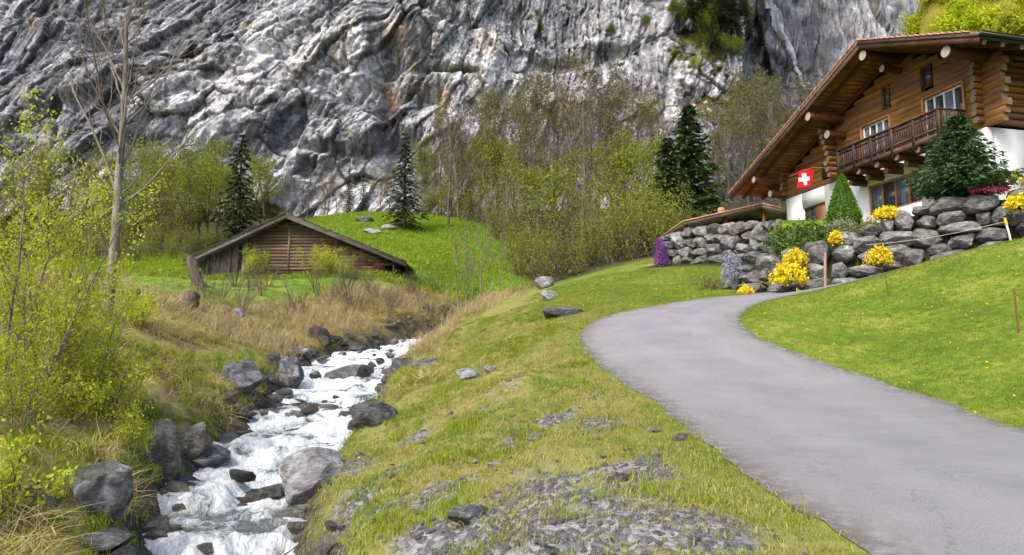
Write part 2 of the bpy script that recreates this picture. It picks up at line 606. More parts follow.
# road edges in the photo, outer (left) and inner (right)
EDGE_L = [(757, 485), (720, 456), (690, 430), (660, 408), (630, 388), (605, 370), (588, 352), (581, 338), (584, 327), (604, 317), (645, 308), (700, 299), (760, 293), (800, 290)]
EDGE_R = [(1024, 429), (970, 410), (900, 388), (840, 369), (790, 352), (757, 338), (741, 324), (744, 313), (758, 304), (785, 297), (808, 292), (822, 289)]
_el = [hit(u, v)[:2] for u, v in EDGE_L]
_er = [hit(u, v)[:2] for u, v in EDGE_R]
_el = [np.array([_el[0][0] + .5, -9.0]), np.array([_el[0][0] + .25, .5])] + _el + [np.array([12.6, 23.0]), np.array([17.2, 21.9]), np.array([26, 20.2])]
_er = [np.array([_er[0][0] - .3, -9.0]), np.array([_er[0][0] - .1, 2.0])] + _er + [np.array([12.2, 21.4]), np.array([16.8, 20.1]), np.array([26, 18.3])]
def even(P, n):
    Q = resample(np.array(P), .1)
    L = np.concatenate([[0], np.cumsum(np.linalg.norm(np.diff(Q, axis=0), axis=1))])
    s = np.linspace(0, L[-1], n)
    return np.stack([np.interp(s, L, Q[:, k]) for k in range(2)], 1)
NL = 260
# pair the edges piecewise so that ribs stay square to the road
def pair(cutL, cutR, n):
    a = even(_el[cutL[0]:cutL[1] + 1], n); b = even(_er[cutR[0]:cutR[1] + 1], n)
    return a, b
_pl = [pair((0, 8), (0, 7), 120), pair((8, 13), (7, 10), 70), pair((13, len(_el) - 1), (10, len(_er) - 1), 80)]
RL = np.concatenate([_pl[0][0][:-1], _pl[1][0][:-1], _pl[2][0]])
RR = np.concatenate([_pl[0][1][:-1], _pl[1][1][:-1], _pl[2][1]])
def _smooth(P, k=9):
    w = np.ones(k) / k
    Q = np.stack([np.convolve(np.pad(P[:, i], k // 2, 'edge'), w, 'valid') for i in range(2)], 1)
    return Q
RL, RR = _smooth(RL), _smooth(RR)
ROAD = (RL + RR) / 2
ROAD_POLY = [tuple(p) for p in RL] + [tuple(p) for p in RR[::-1]]

# ------------------------------------------------------------------ ground sheet
ys = [-45.0, -30, -20, -14, -10, -7, -5, -3.5, -2.2, -1.2, -.4]
y_ = .3
while y_ < 330:
    ys.append(y_); y_ += .05 + .0115 * y_
ys = np.array(ys)
NC = 460
sx = np.linspace(-1, 1, NC)
hwid = np.where(ys < 0, 12 + 1.0 * np.abs(ys), 12 + 1.0 * np.abs(ys))
GX = sx[None] * hwid[:, None]
GY = np.broadcast_to(ys[:, None], GX.shape).copy()
GZ = H(GX, GY)
x_, y_2 = GX.ravel(), GY.ravel()
in_road = inside(x_, y_2, ROAD_POLY) & (np.minimum(near(x_, y_2, RL)[0], near(x_, y_2, RR)[0]) > .28)
GZ = (GZ.ravel() - np.where(in_road, .07, 0)).reshape(GX.shape)
nr = len(ys)
idx = np.arange(nr * NC).reshape(nr, NC)
F = np.stack([idx[:-1, :-1], idx[:-1, 1:], idx[1:, 1:], idx[1:, :-1]], -1).reshape(-1, 4)

# what covers the ground: lawn green / dry verge / gravel / brown bank / meadow / wood floor
GRAVEL = [(600, 500, .85), (540, 480, .8), (470, 535, .75), (555, 548, .8), (650, 530, .55), (420, 545, .6), (560, 415, .5), (640, 470, .45), (510, 440, .5), (385, 520, .6), (700, 530, .45), (470, 375, .35), (600, 425, .45), (440, 560, .7), (330, 545, .5), (360, 500, .6), (400, 475, .6), (355, 465, .5), (420, 430, .5), (440, 500, .6), (520, 520, .8), (650, 480, .5)]
GRAV = [(hit(u, v), r) for u, v, r in GRAVEL]


def covers(x, y):
    """lawn, gravel, bank, wood weights 0..1 at world x,y"""
    sh = np.shape(x)
    x = np.ravel(x); y = np.ravel(y)
    rd, _ = near(x, y, ROAD[::3])
    sd, si = near(x, y, ST)
    n1 = fbm(x * .8, y * .8, oct=4, seed=21)
    n2 = fbm(x * 2.2, y * 2.2, oct=3, seed=22)
    side = np.sign(np.interp(np.clip(y, 0, 60), ROAD[::4, 1][:30], ROAD[::4, 0][:30]) - x)  # +1 = left of the road
    right = ((x > np.interp(y, ROAD[:150, 1], ROAD[:150, 0])) & (y < 27)).astype(float)
    far_lawn = sstep(19, 24, y + 1.2 * n1) * sstep(.2, 2.4, x + .8 * n1) * sstep(46, 38, y)
    edge = sstep(2.9, 2.3, rd + .25 * n2)
    lfw = sstep(-.33, -.40, x / np.maximum(y, 1) + .02 * n1)
    lf = 13 * sstep(-9, -14, x)
    meadow = sstep(41, 46, y + 1.5 * n1 + lf) * (lfw * sstep(66, 60, y + 3 * n1) + (1 - lfw) * sstep(104, 92, y + 5 * n1)) * sstep(2, -3, x - .02 * y + n1)
    lawn = np.clip(np.maximum.reduce([right * .95, far_lawn * .9, edge * .55, meadow]), 0, 1)
    g = np.zeros_like(x)
    for p, r in GRAV:
        g = np.maximum(g, 1 - np.hypot(x - p[0], (y - p[1]) * .8) / (r * 1.05))
    gravel = sstep(.05, .55, np.maximum(g, -.2) * 1.1 + .5 * n1 + .3 * n2 - .16 + .25 * fbm(x * 5, y * 5, oct=2, seed=27)) * sstep(-.25, .1, g) * (1 - right) * sstep(2.2, 2.9, rd + .3 * n2)
    strm = sstep(.75, .1, sd - ST[si, 3] * .5 + .35 * n2)
    left = sstep(.0, -.8, x - np.interp(y, ST[:, 1], ST[:, 0]))
    bank = np.clip(left * sstep(46, 41, y + n1 + lf), 0, 1)
    bank = np.maximum(bank, .75 * sstep(4, 2.2, sd + n1) * sstep(14, 20, y) * sstep(43, 38, y))
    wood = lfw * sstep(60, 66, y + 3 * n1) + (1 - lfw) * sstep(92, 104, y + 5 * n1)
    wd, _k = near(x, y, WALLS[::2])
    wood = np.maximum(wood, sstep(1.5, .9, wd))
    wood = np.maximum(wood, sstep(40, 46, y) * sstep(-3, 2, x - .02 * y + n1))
    return [a.reshape(sh) for a in (lawn, gravel, bank, wood, strm)]


lawn, gravel, bank, wood, strm = covers(GX, GY)

t = NT('ground_cover')
P = t.pos()
cov = t.sep(t.attr('cover'))
cov2 = t.sep(t.attr('cover_b'))
nA = t.noise(P, .7, 6, .6)
nB = t.noise(P, 4.5, 5, .65)
nC = t.noise(P, 30, 4, .7)
vC = t.vor(P, 22, 'F1', 'Color')
dry = t.ramp(t.math('MULTIPLY_ADD', nB, .6, t.math('MULTIPLY', nA, .45)), [(.36, (.09, .13, .020)), (.48, (.17, .19, .035)), (.57, (.23, .21, .075)), (.70, (.17, .135, .07))])
lawn_c = t.ramp(t.math('MULTIPLY_ADD', nB, .4, t.math('MULTIPLY', nA, .6)), [(.42, (.07, .13, .014)), (.52, (.135, .20, .018)), (.60, (.23, .24, .045))])
far_c = t.ramp(t.noise(P, .16, 5, .6), [(.4, (.075, .20, .010)), (.6, (.13, .25, .016))])
py = t.n('ShaderNodeSeparateXYZ', i_0=P).outputs[1]
lawn_c = t.mix(t.math('MULTIPLY', t.math('SUBTRACT', py, 40), .1, clamp=True), lawn_c, far_c)
bank_c = t.ramp(t.math('MULTIPLY_ADD', nB, .55, t.math('MULTIPLY', nA, .5)), [(.36, (.075, .065, .022)), (.5, (.20, .165, .065)), (.62, (.28, .23, .095)), (.72, (.19, .21, .035))])
pv = t.vor(P, 17, 'F1', 'Color')
grav_c = t.ramp(t.sep(pv)[0], [(.1, (.085, .085, .092)), (.5, (.165, .165, .176)), (.9, (.28, .28, .29))])
grav_c = t.mix(.5, grav_c, t.ramp(nC, [(.3, .5), (.7, 1.2)]), 'MULTIPLY')
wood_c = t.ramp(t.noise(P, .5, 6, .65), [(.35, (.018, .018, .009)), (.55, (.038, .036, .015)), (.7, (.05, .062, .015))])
wet_c = t.ramp(nB, [(.35, (.018, .017, .015)), (.65, (.085, .08, .07))])
c = t.mix(cov[0], dry, lawn_c)
c = t.mix(cov[2], c, bank_c)
c = t.mix(cov[1], c, grav_c)
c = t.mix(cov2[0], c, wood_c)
c = t.mix(cov2[1], c, wet_c)
c = t.mix(.5, c, t.ramp(nC, [(.3, .65), (.7, 1.25)]), 'MULTIPLY')
vh = t.vor(P, 17, 'F1')
hgt = t.math('ADD', t.math('MULTIPLY', nC, .35), t.math('MULTIPLY', t.math('SUBTRACT', .5, vh), t.math('MULTIPLY', cov[1], .6)))
M['ground'] = t.done(t.pbr(c, .95, t.bump(t.math('ADD', hgt, t.math('MULTIPLY', nB, .5)), .8, .06), .15))
me = np_mesh('ground', np.stack([GX, GY, GZ], -1).reshape(-1, 3), F, M['ground'], True)
col_attr(me, 'cover', np.stack([lawn.ravel(), gravel.ravel(), bank.ravel()], 1))
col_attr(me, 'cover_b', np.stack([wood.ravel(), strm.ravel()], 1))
tag(link('ground', me), kind='structure')

# ------------------------------------------------------------------ road
t = NT('asphalt')
P = t.pos()
n1 = t.noise(P, 1.1, 5, .6)
n2 = t.noise(P, 70, 4, .75)
n3 = t.noise(t.map(P, (1, .25, 1)), .9, 4, .6)
c = t.ramp(n1, [(.3, (.19, .19, .196)), (.7, (.235, .235, .243))])
c = t.mix(.22, c, t.ramp(n3, [(.35, .82), (.65, 1.08)]), 'MULTIPLY')
c = t.mix(.65, c, t.ramp(n2, [(.3, .55), (.7, 1.35)]), 'MULTIPLY')
ea = t.sep(t.attr('edge'))
edge = ea[0]
c = t.mix(t.math('MULTIPLY', ea[1], t.ramp(t.noise(P, .8, 4, .6), [(.35, .05), (.65, .25)])), c, (.30, .30, .31))
em = t.math('MULTIPLY', edge, t.ramp(t.noise(P, 6, 5, .7), [(.36, 0.), (.55, 1.)]))
c = t.mix(em, c, (.10, .095, .075))
crk = t.vor(t.n('ShaderNodeVectorMath', operation='ADD', i_0=P, i_1=t.noise(P, 3, 4, .6, 0, 1)).outputs[0], .55, 'DISTANCE_TO_EDGE')
c = t.mix(t.ramp(crk, [(.0, .4), (.006, 0.)]), c, (.05, .05, .05))
M['asphalt'] = t.done(t.pbr(c, .9, t.bump(n2, .4, .008), .25))
KC = 25
fr = np.linspace(0, 1, KC)
n_ = len(RL)
jit = fbm(np.arange(n_) * .35, np.zeros(n_), oct=4, seed=77) * .14
jit2 = fbm(np.arange(n_) * .35, np.zeros(n_) + 9, oct=4, seed=78) * .14
dirv = (RR - RL) / np.linalg.norm(RR - RL, axis=1)[:, None]
A_, B_ = RL + dirv * jit[:, None], RR + dirv * jit2[:, None]
RXY = A_[:, None] * (1 - fr[None, :, None]) + B_[:, None] * fr[None, :, None]
RZ = H(RXY[..., 0], RXY[..., 1], False) + .012 + .03 * np.sin(np.pi * fr)[None]
idx = np.arange(n_ * KC).reshape(n_, KC)
F = np.stack([idx[:-1, :-1], idx[:-1, 1:], idx[1:, 1:], idx[1:, :-1]], -1).reshape(-1, 4)
me = np_mesh('road', np.concatenate([RXY, RZ[..., None]], -1).reshape(-1, 3), F, M['asphalt'], True)
eg = np.clip(1 - np.minimum(fr, 1 - fr) / .10, 0, 1)
wt_ = np.exp(-((fr - .30) / .07) ** 2) + np.exp(-((fr - .70) / .07) ** 2)
col_attr(me, 'edge', np.stack([np.broadcast_to(eg[None], (n_, KC)).ravel(), np.broadcast_to(wt_[None], (n_, KC)).ravel()], 1))
tag(link('road', me), kind='structure')

# ------------------------------------------------------------------ stream water
SW = resample(_s, .06)
T = np.gradient(SW[:, :2], axis=0); T /= np.linalg.norm(T, axis=1)[:, None]
N = np.stack([T[:, 1], -T[:, 0]], 1)
KW = 44
fr = np.linspace(-1, 1, KW)
WX = SW[:, None, 0] + N[:, None, 0] * fr[None] * (SW[:, 3:4] * .5 + .40)
WY = SW[:, None, 1] + N[:, None, 1] * fr[None] * (SW[:, 3:4] * .5 + .40)
zb = SW[:, 2][:, None] + fbm(WX * .8, WY * .8, oct=2, seed=31) * .22
st = .34
q = zb / st + .35 * fbm(WX * .5, WY * .5, oct=2, seed=32)
fl = np.floor(q); fq = q - fl
zs = (fl + sstep(.45, 1.0, fq) - .5) * st
steep = np.exp(-((fq - .74) / .22) ** 2)
tur = fbm(WX * 2.4, WY * 2.4, oct=4, seed=33, ridged=True)
chop = fbm(WX * 7, WY * 7, oct=4, seed=34)
WZ = zs * .75 + SW[:, 2][:, None] * .25 - .03 + tur * (.06 + .08 * steep) + chop * (.035 + .05 * steep)
after = np.exp(-((fq - .30) / .30) ** 2)
foam = np.clip(.02 + .55 * steep + .22 * after + .75 * fbm(WX * 1.3, WY * 1.3, oct=4, seed=35) + .35 * tur, 0, 1)
idx = np.arange(len(SW) * KW).reshape(len(SW), KW)
F = np.stack([idx[:-1, :-1], idx[:-1, 1:], idx[1:, 1:], idx[1:, :-1]], -1).reshape(-1, 4)
t = NT('white_water')
P = t.pos()
fo = t.sep(t.attr('foam'))[0]
# streaks drawn out along the flow
fl_ = t.attr('flow', 'Vector')
wob = t.noise(P, 2.2, 3, .6, 0, 1)
fv = t.n('ShaderNodeVectorMath', operation='MULTIPLY_ADD', i_0=wob, i_1=(.55, .55, .55), i_2=fl_).outputs[0]
nf = t.noise(t.map(fv, (4.2, 1.3, 1)), 1.6, 6, .7, .5)
nf2 = t.noise(t.map(fv, (5.0, 1.8, 1)), 4.5, 5, .72, .4)
fm = t.math('ADD', fo, t.math('MULTIPLY_ADD', nf, 1.25, t.math('MULTIPLY', nf2, .75)))
fm = t.ramp(t.math('MULTIPLY', fm, .5), [(.52, 0.), (.64, .6), (.80, 1.)])
h = t.math('MULTIPLY_ADD', nf, .8, t.math('MULTIPLY', nf2, .6))
water = t.pbr(t.ramp(nf, [(.35, (.045, .058, .056)), (.65, (.20, .225, .225))]), .10, t.bump(h, .9, .07), .6)
white = t.pbr(t.ramp(nf2, [(.36, (.46, .51, .55)), (.58, (.82, .85, .88))]), .5, t.bump(h, 1.0, .10), .3)
mx = t.n('ShaderNodeMixShader', i_0=fm)
t.set(mx.inputs[1], water); t.set(mx.inputs[2], white)
M['water'] = t.done(mx.outputs[0])
me = np_mesh('stream_water', np.stack([WX, WY, WZ], -1).reshape(-1, 3), F, M['water'], True)
col_attr(me, 'foam', foam.ravel())
col_attr(me, 'flow', np.stack([(fr[None] * (SW[:, 3:4] * .5 + .4)).ravel(), np.broadcast_to(np.arange(len(SW))[:, None] * .06, WX.shape).ravel(), 0 * WX.ravel()], 1))
tag(link('stream_water', me), kind='structure')

# ------------------------------------------------------------------ cliff
CY = 165.0
def uv_of(x, z, y=CY):
    u, v, d = proj(np.stack([x, np.full_like(x, y), z], -1))
    return u, v


def seg_dist(u, v, pts):
    """distance to a polyline on the face of the cliff and signed side"""
    best = np.full(np.shape(u), 1e9); side = np.zeros(np.shape(u))
    for (u0, v0), (u1, v1) in zip(pts[:-1], pts[1:]):
        du, dv = u1 - u0, v1 - v0
        tt = np.clip(((u - u0) * du + (v - v0) * dv) / (du * du + dv * dv), 0, 1)
        d = np.hypot(u - u0 - tt * du, v - v0 - tt * dv)
        s = np.sign(du * (v - v0) - dv * (u - u0))
        m = d < best
        best = np.where(m, d, best); side = np.where(m, s, side)
    return best, side


def facets(a, b, seed, tilt=1.0):
    """broken rock: every cell of a jittered net is a tilted plane; returns height, cell value, closeness to a joint"""
    i0, j0 = np.floor(a), np.floor(b)
    d1 = np.full(np.shape(a), 9.0); d2 = np.full(np.shape(a), 9.0)
    h = np.zeros(np.shape(a)); val = np.zeros(np.shape(a))
    zero = np.zeros_like(i0)
    for di in (-1, 0, 1):
        for dj in (-1, 0, 1):
            i, j = i0 + di, j0 + dj
            ca = i + .12 + .76 * _hash(i, j, zero, seed); cb = j + .12 + .76 * _hash(i, j, zero, seed + 1)
            d = np.hypot(a - ca, b - cb)
            v = _hash(i, j, zero, seed + 2)
            hh = (v - .5) * 1.2 + tilt * ((_hash(i, j, zero, seed + 3) - .5) * (a - ca) + (_hash(i, j, zero, seed + 4) - .5) * (b - cb)) * 2
            m = d < d1
            d2 = np.where(m, d1, np.minimum(d2, d)); d1 = np.where(m, d, d1)
            h = np.where(m, hh, h); val = np.where(m, v, val)
    return h, val, d2 - d1


def cliff_parts(x, z):
    u, v = uv_of(x, z)
    wx = fbm(x * .03, z * .03, oct=4, seed=41); wz = fbm(x * .03, z * .03, oct=4, seed=42)
    w2 = fbm(x * .12, z * .12, oct=4, seed=43)
    uw, vw = u + 13 * wx + 4 * w2, v + 13 * wz + 4 * w2
    D = np.zeros_like(x)
    # pale folded band climbing to the right: gentle above, steep below
    d, s = seg_dist(uw, vw, [(60, 290), (150, 205), (205, 130), (262, 78), (330, 40), (392, 12), (430, -30)])
    D += np.where(s > 0, 12 * np.exp(-(d / 46) ** 2), 12 * np.exp(-(d / 70) ** 2))
    d, s = seg_dist(uw, vw, [(120, 130), (200, 60), (300, 10), (340, -30)])
    D += np.where(s > 0, 6 * np.exp(-(d / 16) ** 2), 6 * np.exp(-(d / 50) ** 2))
    d, s = seg_dist(uw, vw, [(250, 215), (300, 150), (372, 118)])
    D += np.where(s > 0, 5 * np.exp(-(d / 12) ** 2), 5 * np.exp(-(d / 40) ** 2))
    d, s = seg_dist(uw, vw, [(-20, 130), (60, 95), (130, 80)])
    D += np.where(s > 0, 5 * np.exp(-(d / 12) ** 2), 5 * np.exp(-(d / 36) ** 2))
    # dark crevice and overhung caves
    d, s = seg_dist(uw, vw, [(378, -20), (392, 40), (388, 90), (398, 150)])
    D -= 5 * np.exp(-(d / 13) ** 2)
    for cu, cv, ru, rv, a in ((428, 92, 20, 10, 6), (405, 132, 16, 9, 6), (455, 62, 24, 4, 4), (92, 40, 28, 14, 5), (140, 150, 22, 8, 3), (330, 140, 34, 5, 4), (175, 45, 22, 10, 4), (40, 110, 25, 9, 3), (700, 88, 18, 10, 4), (560, 35, 40, 7, 4), (630, 25, 30, 8, 4), (230, 185, 18, 8, 3)):
        D -= a * np.exp(-((uw - cu) / ru) ** 2 - ((vw - cv) / rv) ** 2)
    # block right of the crevice, wooded spur, retreating face by the waterfall
    D += 6 * np.exp(-((uw - 455) / 55) ** 4) * sstep(190, 120, vw)
    D += 5 * np.exp(-((uw - 705) / 52) ** 4)
    D -= 46 * sstep(752, 792, uw + .22 * (v - 40))
    D += 6 * np.exp(-((u - 60) / 90) ** 2)
    for zl, amp, sd_ in ((44, 3.0, 51), (58, 3.0, 52), (72, 3.4, 53), (88, 3.0, 54)):
        zz = z - zl - 9 * fbm(x * .022, np.zeros_like(x), oct=3, seed=sd_) + .10 * x
        D += -amp * sstep(-1.0, 1.0, zz) * (.5 + .5 * fbm(x * .03, z * 0, oct=2, seed=sd_ + 7))
    left = sstep(640, 400, u)
    th = 1.38 - .52 * left + .16 * wx          # beds stand steep, leaning over to the right on the left-hand face
    sA = z * np.cos(th) - x * np.sin(th) + 1.6 * wx + .5 * w2
    tA = z * np.sin(th) + x * np.cos(th) + .5 * w2
    f1, v1, e1 = facets(tA / 17, sA / 7.5, 210)
    f2, v2, e2 = facets(tA / 7.0, sA / 2.6, 220)
    f3, v3, e3 = facets(tA / 2.8, sA / 1.2, 230)
    f4, v4, e4 = facets(tA / 1.2, sA / .6, 240)
    f5, v5, e5 = facets((x + .3 * w2) / 4.5, (z + .3 * w2 + .15 * x) / 3.2, 250)
    beds = fbm(sA * .75, tA * .05, oct=4, seed=45)
    fine = fbm(x * .6, z * .6, oct=4, seed=48)
    flute = fbm(x * .5 + 2 * wx, z * .06, oct=4, seed=47, ridged=True)
    D += 2.3 * f1 + .95 * f2 + .42 * f3 + .24 * f4 + .55 * f5 + .5 * flute * (1 - left) + .12 * fine
    D -= .6 * np.exp(-(e1 / .03) ** 2) + .35 * np.exp(-(e2 / .045) ** 2)
    Y = CY + 4 + .10 * (z - 40) - D
    return Y, u, v, dict(left=left, f1=v1, f2=v2, f3=v3, f4=v4, f5=v5, e1=e1, e2=e2, e3=e3, beds=beds, fine=fine, sA=sA, tA=tA, wx=wx, wz=wz, w2=w2)


def cliff_y(x, z): return cliff_parts(x, z)[0]


cx = np.concatenate([np.linspace(-205, -131, 90), np.linspace(-130, 130, 880), np.linspace(131, 205, 90)])
cz = np.concatenate([np.linspace(10, 98, 350), np.linspace(98.8, 175, 50)])
CX, CZ = np.meshgrid(cx, cz)
CYY, cu, cv, q = cliff_parts(CX, CZ)
wn1 = fbm(CX * .05, CZ * .05, oct=5, seed=61)
wn2 = fbm(CX * .14, CZ * .14, oct=4, seed=62)
pale = np.zeros_like(CX)
for u0, v0, ru, rv, a in ((215, 110, 60, 45, .85), (300, 70, 70, 40, 1.), (350, 60, 50, 55, 1.), (345, 170, 55, 45, .65), (470, 45, 60, 60, .85), (460, 125, 60, 28, .8), (170, 120, 40, 40, .5), (600, 60, 60, 50, .4), (700, 80, 40, 35, .7), (660, 50, 40, 30, .5), (50, 100, 50, 40, .3), (290, 200, 50, 30, .55), (830, 50, 60, 70, .8), (150, 190, 50, 22, .6), (70, 190, 50, 15, .5)):
    pale = np.maximum(pale, a * np.exp(-((cu - u0) / ru) ** 2 - ((cv - v0) / rv) ** 2))
tone = pale * .75 + .30 * wn1 + .22 * wn2 + .34 * (q['f1'] - .5) + .26 * (q['f2'] - .5) + .22 * (q['f3'] - .5) + .18 * (q['f4'] - .5) + .22 * (q['f5'] - .5) + .16 * q['beds'] + .12 - .12 * np.exp(-((cu - 60) / 110) ** 2 - ((cv - 60) / 90) ** 2)
stk = fbm(CX * 1.1 + 1.2 * q['wx'], CZ * .05, oct=5, seed=63, gain=.6)
tone = tone + .42 * fbm(q['sA'] * 1.5, q['tA'] * .07, oct=4, seed=69, gain=.65) * .8 + .26 * stk + .14 * fbm(CX * 1.4, CZ * 1.4, oct=3, seed=60)
tone = np.clip(tone, 0, 1)[..., None]
c_dark, c_mid, c_pale = np.array([.15, .16, .19]), np.array([.39, .40, .435]), np.array([.76, .765, .785])
col = np.where(tone < .45, c_dark + (c_mid - c_dark) * (tone / .45), c_mid + (c_pale - c_mid) * ((tone - .45) / .55))
def over(mask, c, amt=1.0):
    global col
    m = np.clip(mask * amt, 0, 1)[..., None]
    col = col * (1 - m) + np.array(c) * m
# water stains running down, dark and white
stk = fbm(CX * 1.1 + 1.2 * q['wx'], CZ * .05, oct=5, seed=63, gain=.6)
zone = sstep(-.05, .3, fbm(CX * .035, CZ * .03, oct=3, seed=64))
over(sstep(.12, .42, stk) * zone, (.085, .088, .10), .7)
over(sstep(-.15, -.4, stk) * sstep(.0, .3, fbm(CX * .04, CZ * .04, oct=3, seed=65)), (.62, .63, .66), .6)
# thin dark bedding joints and cracks
over(np.exp(-(q['e1'] / .022) ** 2), (.05, .051, .058), .75)
over(np.exp(-(q['e2'] / .05) ** 2) * sstep(-.3, .2, wn1), (.05, .05, .058), .6)
bl = fbm(q['sA'] * .55, q['tA'] * .03, oct=4, seed=66, ridged=True)
over(sstep(.30, .55, bl) * (.25 + .75 * q['left']), (.055, .056, .064), .6)
ochre = np.zeros_like(CX)
for u0, v0, ru, rv in ((395, 25, 12, 10), (402, 62, 8, 12), (440, 95, 5, 12), (350, 138, 5, 10), (560, 90, 20, 8), (500, 95, 14, 6), (385, 85, 10, 14), (620, 95, 16, 8), (490, 30, 8, 16)):
    ochre = np.maximum(ochre, np.exp(-((cu + 8 * wn2 - u0) / ru) ** 2 - ((cv + 8 * wn1 - v0) / rv) ** 2))
over(ochre * sstep(-.3, .3, q['fine']), (.46, .30, .14), .85)
over(sstep(.25, .55, fbm(CX * .22, CZ * .22, oct=4, seed=67)), (.20, .165, .10), .45)
gz = np.gradient(CYY, axis=0) / np.gradient(CZ, axis=0)
veg = sstep(.8, 1.9, gz + .4 * wn2) * sstep(-.2, .35, wn1 + .05)
for u0, v0, ru, rv, a in ((715, 25, 48, 45, 1.1), (600, 88, 90, 14, .7), (530, 112, 40, 26, .6), (800, 130, 60, 30, .6), (740, 110, 50, 60, .9), (640, 140, 80, 25, .7), (200, 205, 80, 18, .6), (480, 165, 60, 18, .6)):
    veg = np.maximum(veg, a * np.exp(-((cu - u0) / ru) ** 2 - ((cv - v0) / rv) ** 2) * np.clip(.65 + 1.1 * wn2 + .5 * q['fine'], 0, 1.2))
veg = np.clip(veg + sstep(40, 30, CZ + 6 * wn1) * .8, 0, 1)
vm = sstep(.35, .62, veg + .35 * q['fine'])
vc = fbm(CX * .3, CZ * .3, oct=4, seed=68)[..., None]
vcol = np.where(vc < 0, np.array([.10, .085, .04]) + (np.array([.045, .045, .018]) - np.array([.10, .085, .04])) * np.clip(-vc * 2.5, 0, 1), np.array([.10, .085, .04]) + (np.array([.10, .11, .028]) - np.array([.10, .085, .04])) * np.clip(vc * 2.5, 0, 1))
col = col * (1 - vm[..., None]) + vcol * vm[..., None]
col = np.clip(col, .01, .9)

t = NT('cliff_rock')
P = t.pos()
fine = t.noise(P, 2.4, 5, .75)
pv = t.n('ShaderNodeVectorMath', operation='MULTIPLY_ADD', i_0=t.noise(P, .5, 3, .6, 0, 1), i_1=(1.6, 1.6, 1.6), i_2=P).outputs[0]
b1 = t.sep(t.vor(t.map(pv, (1.0, .3, .45), (0, R(18), 0)), .85, 'F1', 'Color'))
b2 = t.sep(t.vor(t.map(pv, (1.0, .3, .6), (0, R(-12), 0)), 2.1, 'F1', 'Color'))
c = t.mix(.6, t.attr('rock'), t.ramp(fine, [(.30, .45), (.48, .98), (.70, 1.35)]), 'MULTIPLY')
c = t.mix(.55, c, t.ramp(b1[0], [(.0, .55), (.5, 1.0), (1.0, 1.3)]), 'MULTIPLY')
c = t.mix(.55, c, t.ramp(b2[0], [(.0, .55), (.5, 1.0), (1.0, 1.3)]), 'MULTIPLY')
hh = t.math('MULTIPLY_ADD', b1[1], .9, t.math('MULTIPLY_ADD', b2[1], .45, t.math('MULTIPLY', fine, .6)))
M['cliff'] = t.done(t.pbr(c, .9, t.bump(hh, .8, .5), .2))
nr, nc = CX.shape
idx = np.arange(nr * nc).reshape(nr, nc)
F = np.stack([idx[:-1, :-1], idx[:-1, 1:], idx[1:, 1:], idx[1:, :-1]], -1).reshape(-1, 4)
me = np_mesh('cliff', np.stack([CX, CYY, CZ], -1).reshape(-1, 3), F, M['cliff'], False)
col_attr(me, 'rock', col.reshape(-1, 3))
tag(link('cliff', me), kind='structure')


def cliff_hit(u, v):
    """point of the cliff seen at photo position (u,v)"""
    ds = np.linspace(110, 260, 500)
    P0 = at(u, v, 1.0) - np.array([0, 0, EYE])
    X = P0[None] * ds[:, None] + np.array([0, 0, EYE])
    b = X[:, 1] >= cliff_y(X[:, 0], X[:, 2])
    return X[int(np.argmax(b))]


# waterfall on the far face, falling down the groove beside the spur
t = NT('falling_water')
P = t.pos()
n = t.noise(t.map(P, (1, 1, .16)), 1.6, 5, .75)
a = t.sep(t.attr('edge'))[0]
wt = t.pbr(t.ramp(n, [(.3, (.5, .52, .56)), (.6, (.82, .84, .87))]), .6, t.bump(n, .6, .2), .2)
tr = t.n('ShaderNodeBsdfTransparent').outputs[0]
mx = t.n('ShaderNodeMixShader', i_0=t.ramp(t.math('ADD', t.math('MULTIPLY', a, .7), t.math('SUBTRACT', n, .5)), [(.12, 0.), (.5, .88)]))
t.set(mx.inputs[1], tr); t.set(mx.inputs[2], wt)
M['fall'] = t.done(mx.outputs[0])
pts = []
for u, v, w in ((764, -30, 1.8), (768, 0, 2.2), (772, 14, 2.4), (778, 30, 2.0), (786, 47, 1.6), (793, 62, 1.3), (799, 78, 1.1), (803, 92, .8)):
    p = cliff_hit(u, v)
    pts.append([p[0], p[2], p[1], w])
pts = resample(np.array(pts), .6)
xs, zs, ws = pts[:, 0], pts[:, 1], pts[:, 3]
K = 11
fr = np.linspace(-1, 1, K)
FX = xs[:, None] + fr[None] * ws[:, None] * (.7 + .6 * np.abs(fbm(zs * .3, zs * 0, oct=3, seed=71)))[:, None]
FZ = np.broadcast_to(zs[:, None], FX.shape)
FY = cliff_y(FX, FZ)
FY = np.minimum(FY, np.median(FY, axis=1)[:, None] + .5) - .8 - .9 * (1 - fr[None] ** 2) - .5 * fbm(FX * 1.5, FZ * .2, oct=3, seed=72)
idx = np.arange(FX.size).reshape(FX.shape)
F = np.stack([idx[:-1, :-1], idx[:-1, 1:], idx[1:, 1:], idx[1:, :-1]], -1).reshape(-1, 4)
me = np_mesh('waterfall', np.stack([FX, FY, FZ], -1).reshape(-1, 3), F, M['fall'], True)
col_attr(me, 'edge', np.broadcast_to((1 - fr ** 2)[None], FX.shape).ravel())
tag(link('waterfall', me), kind='structure')

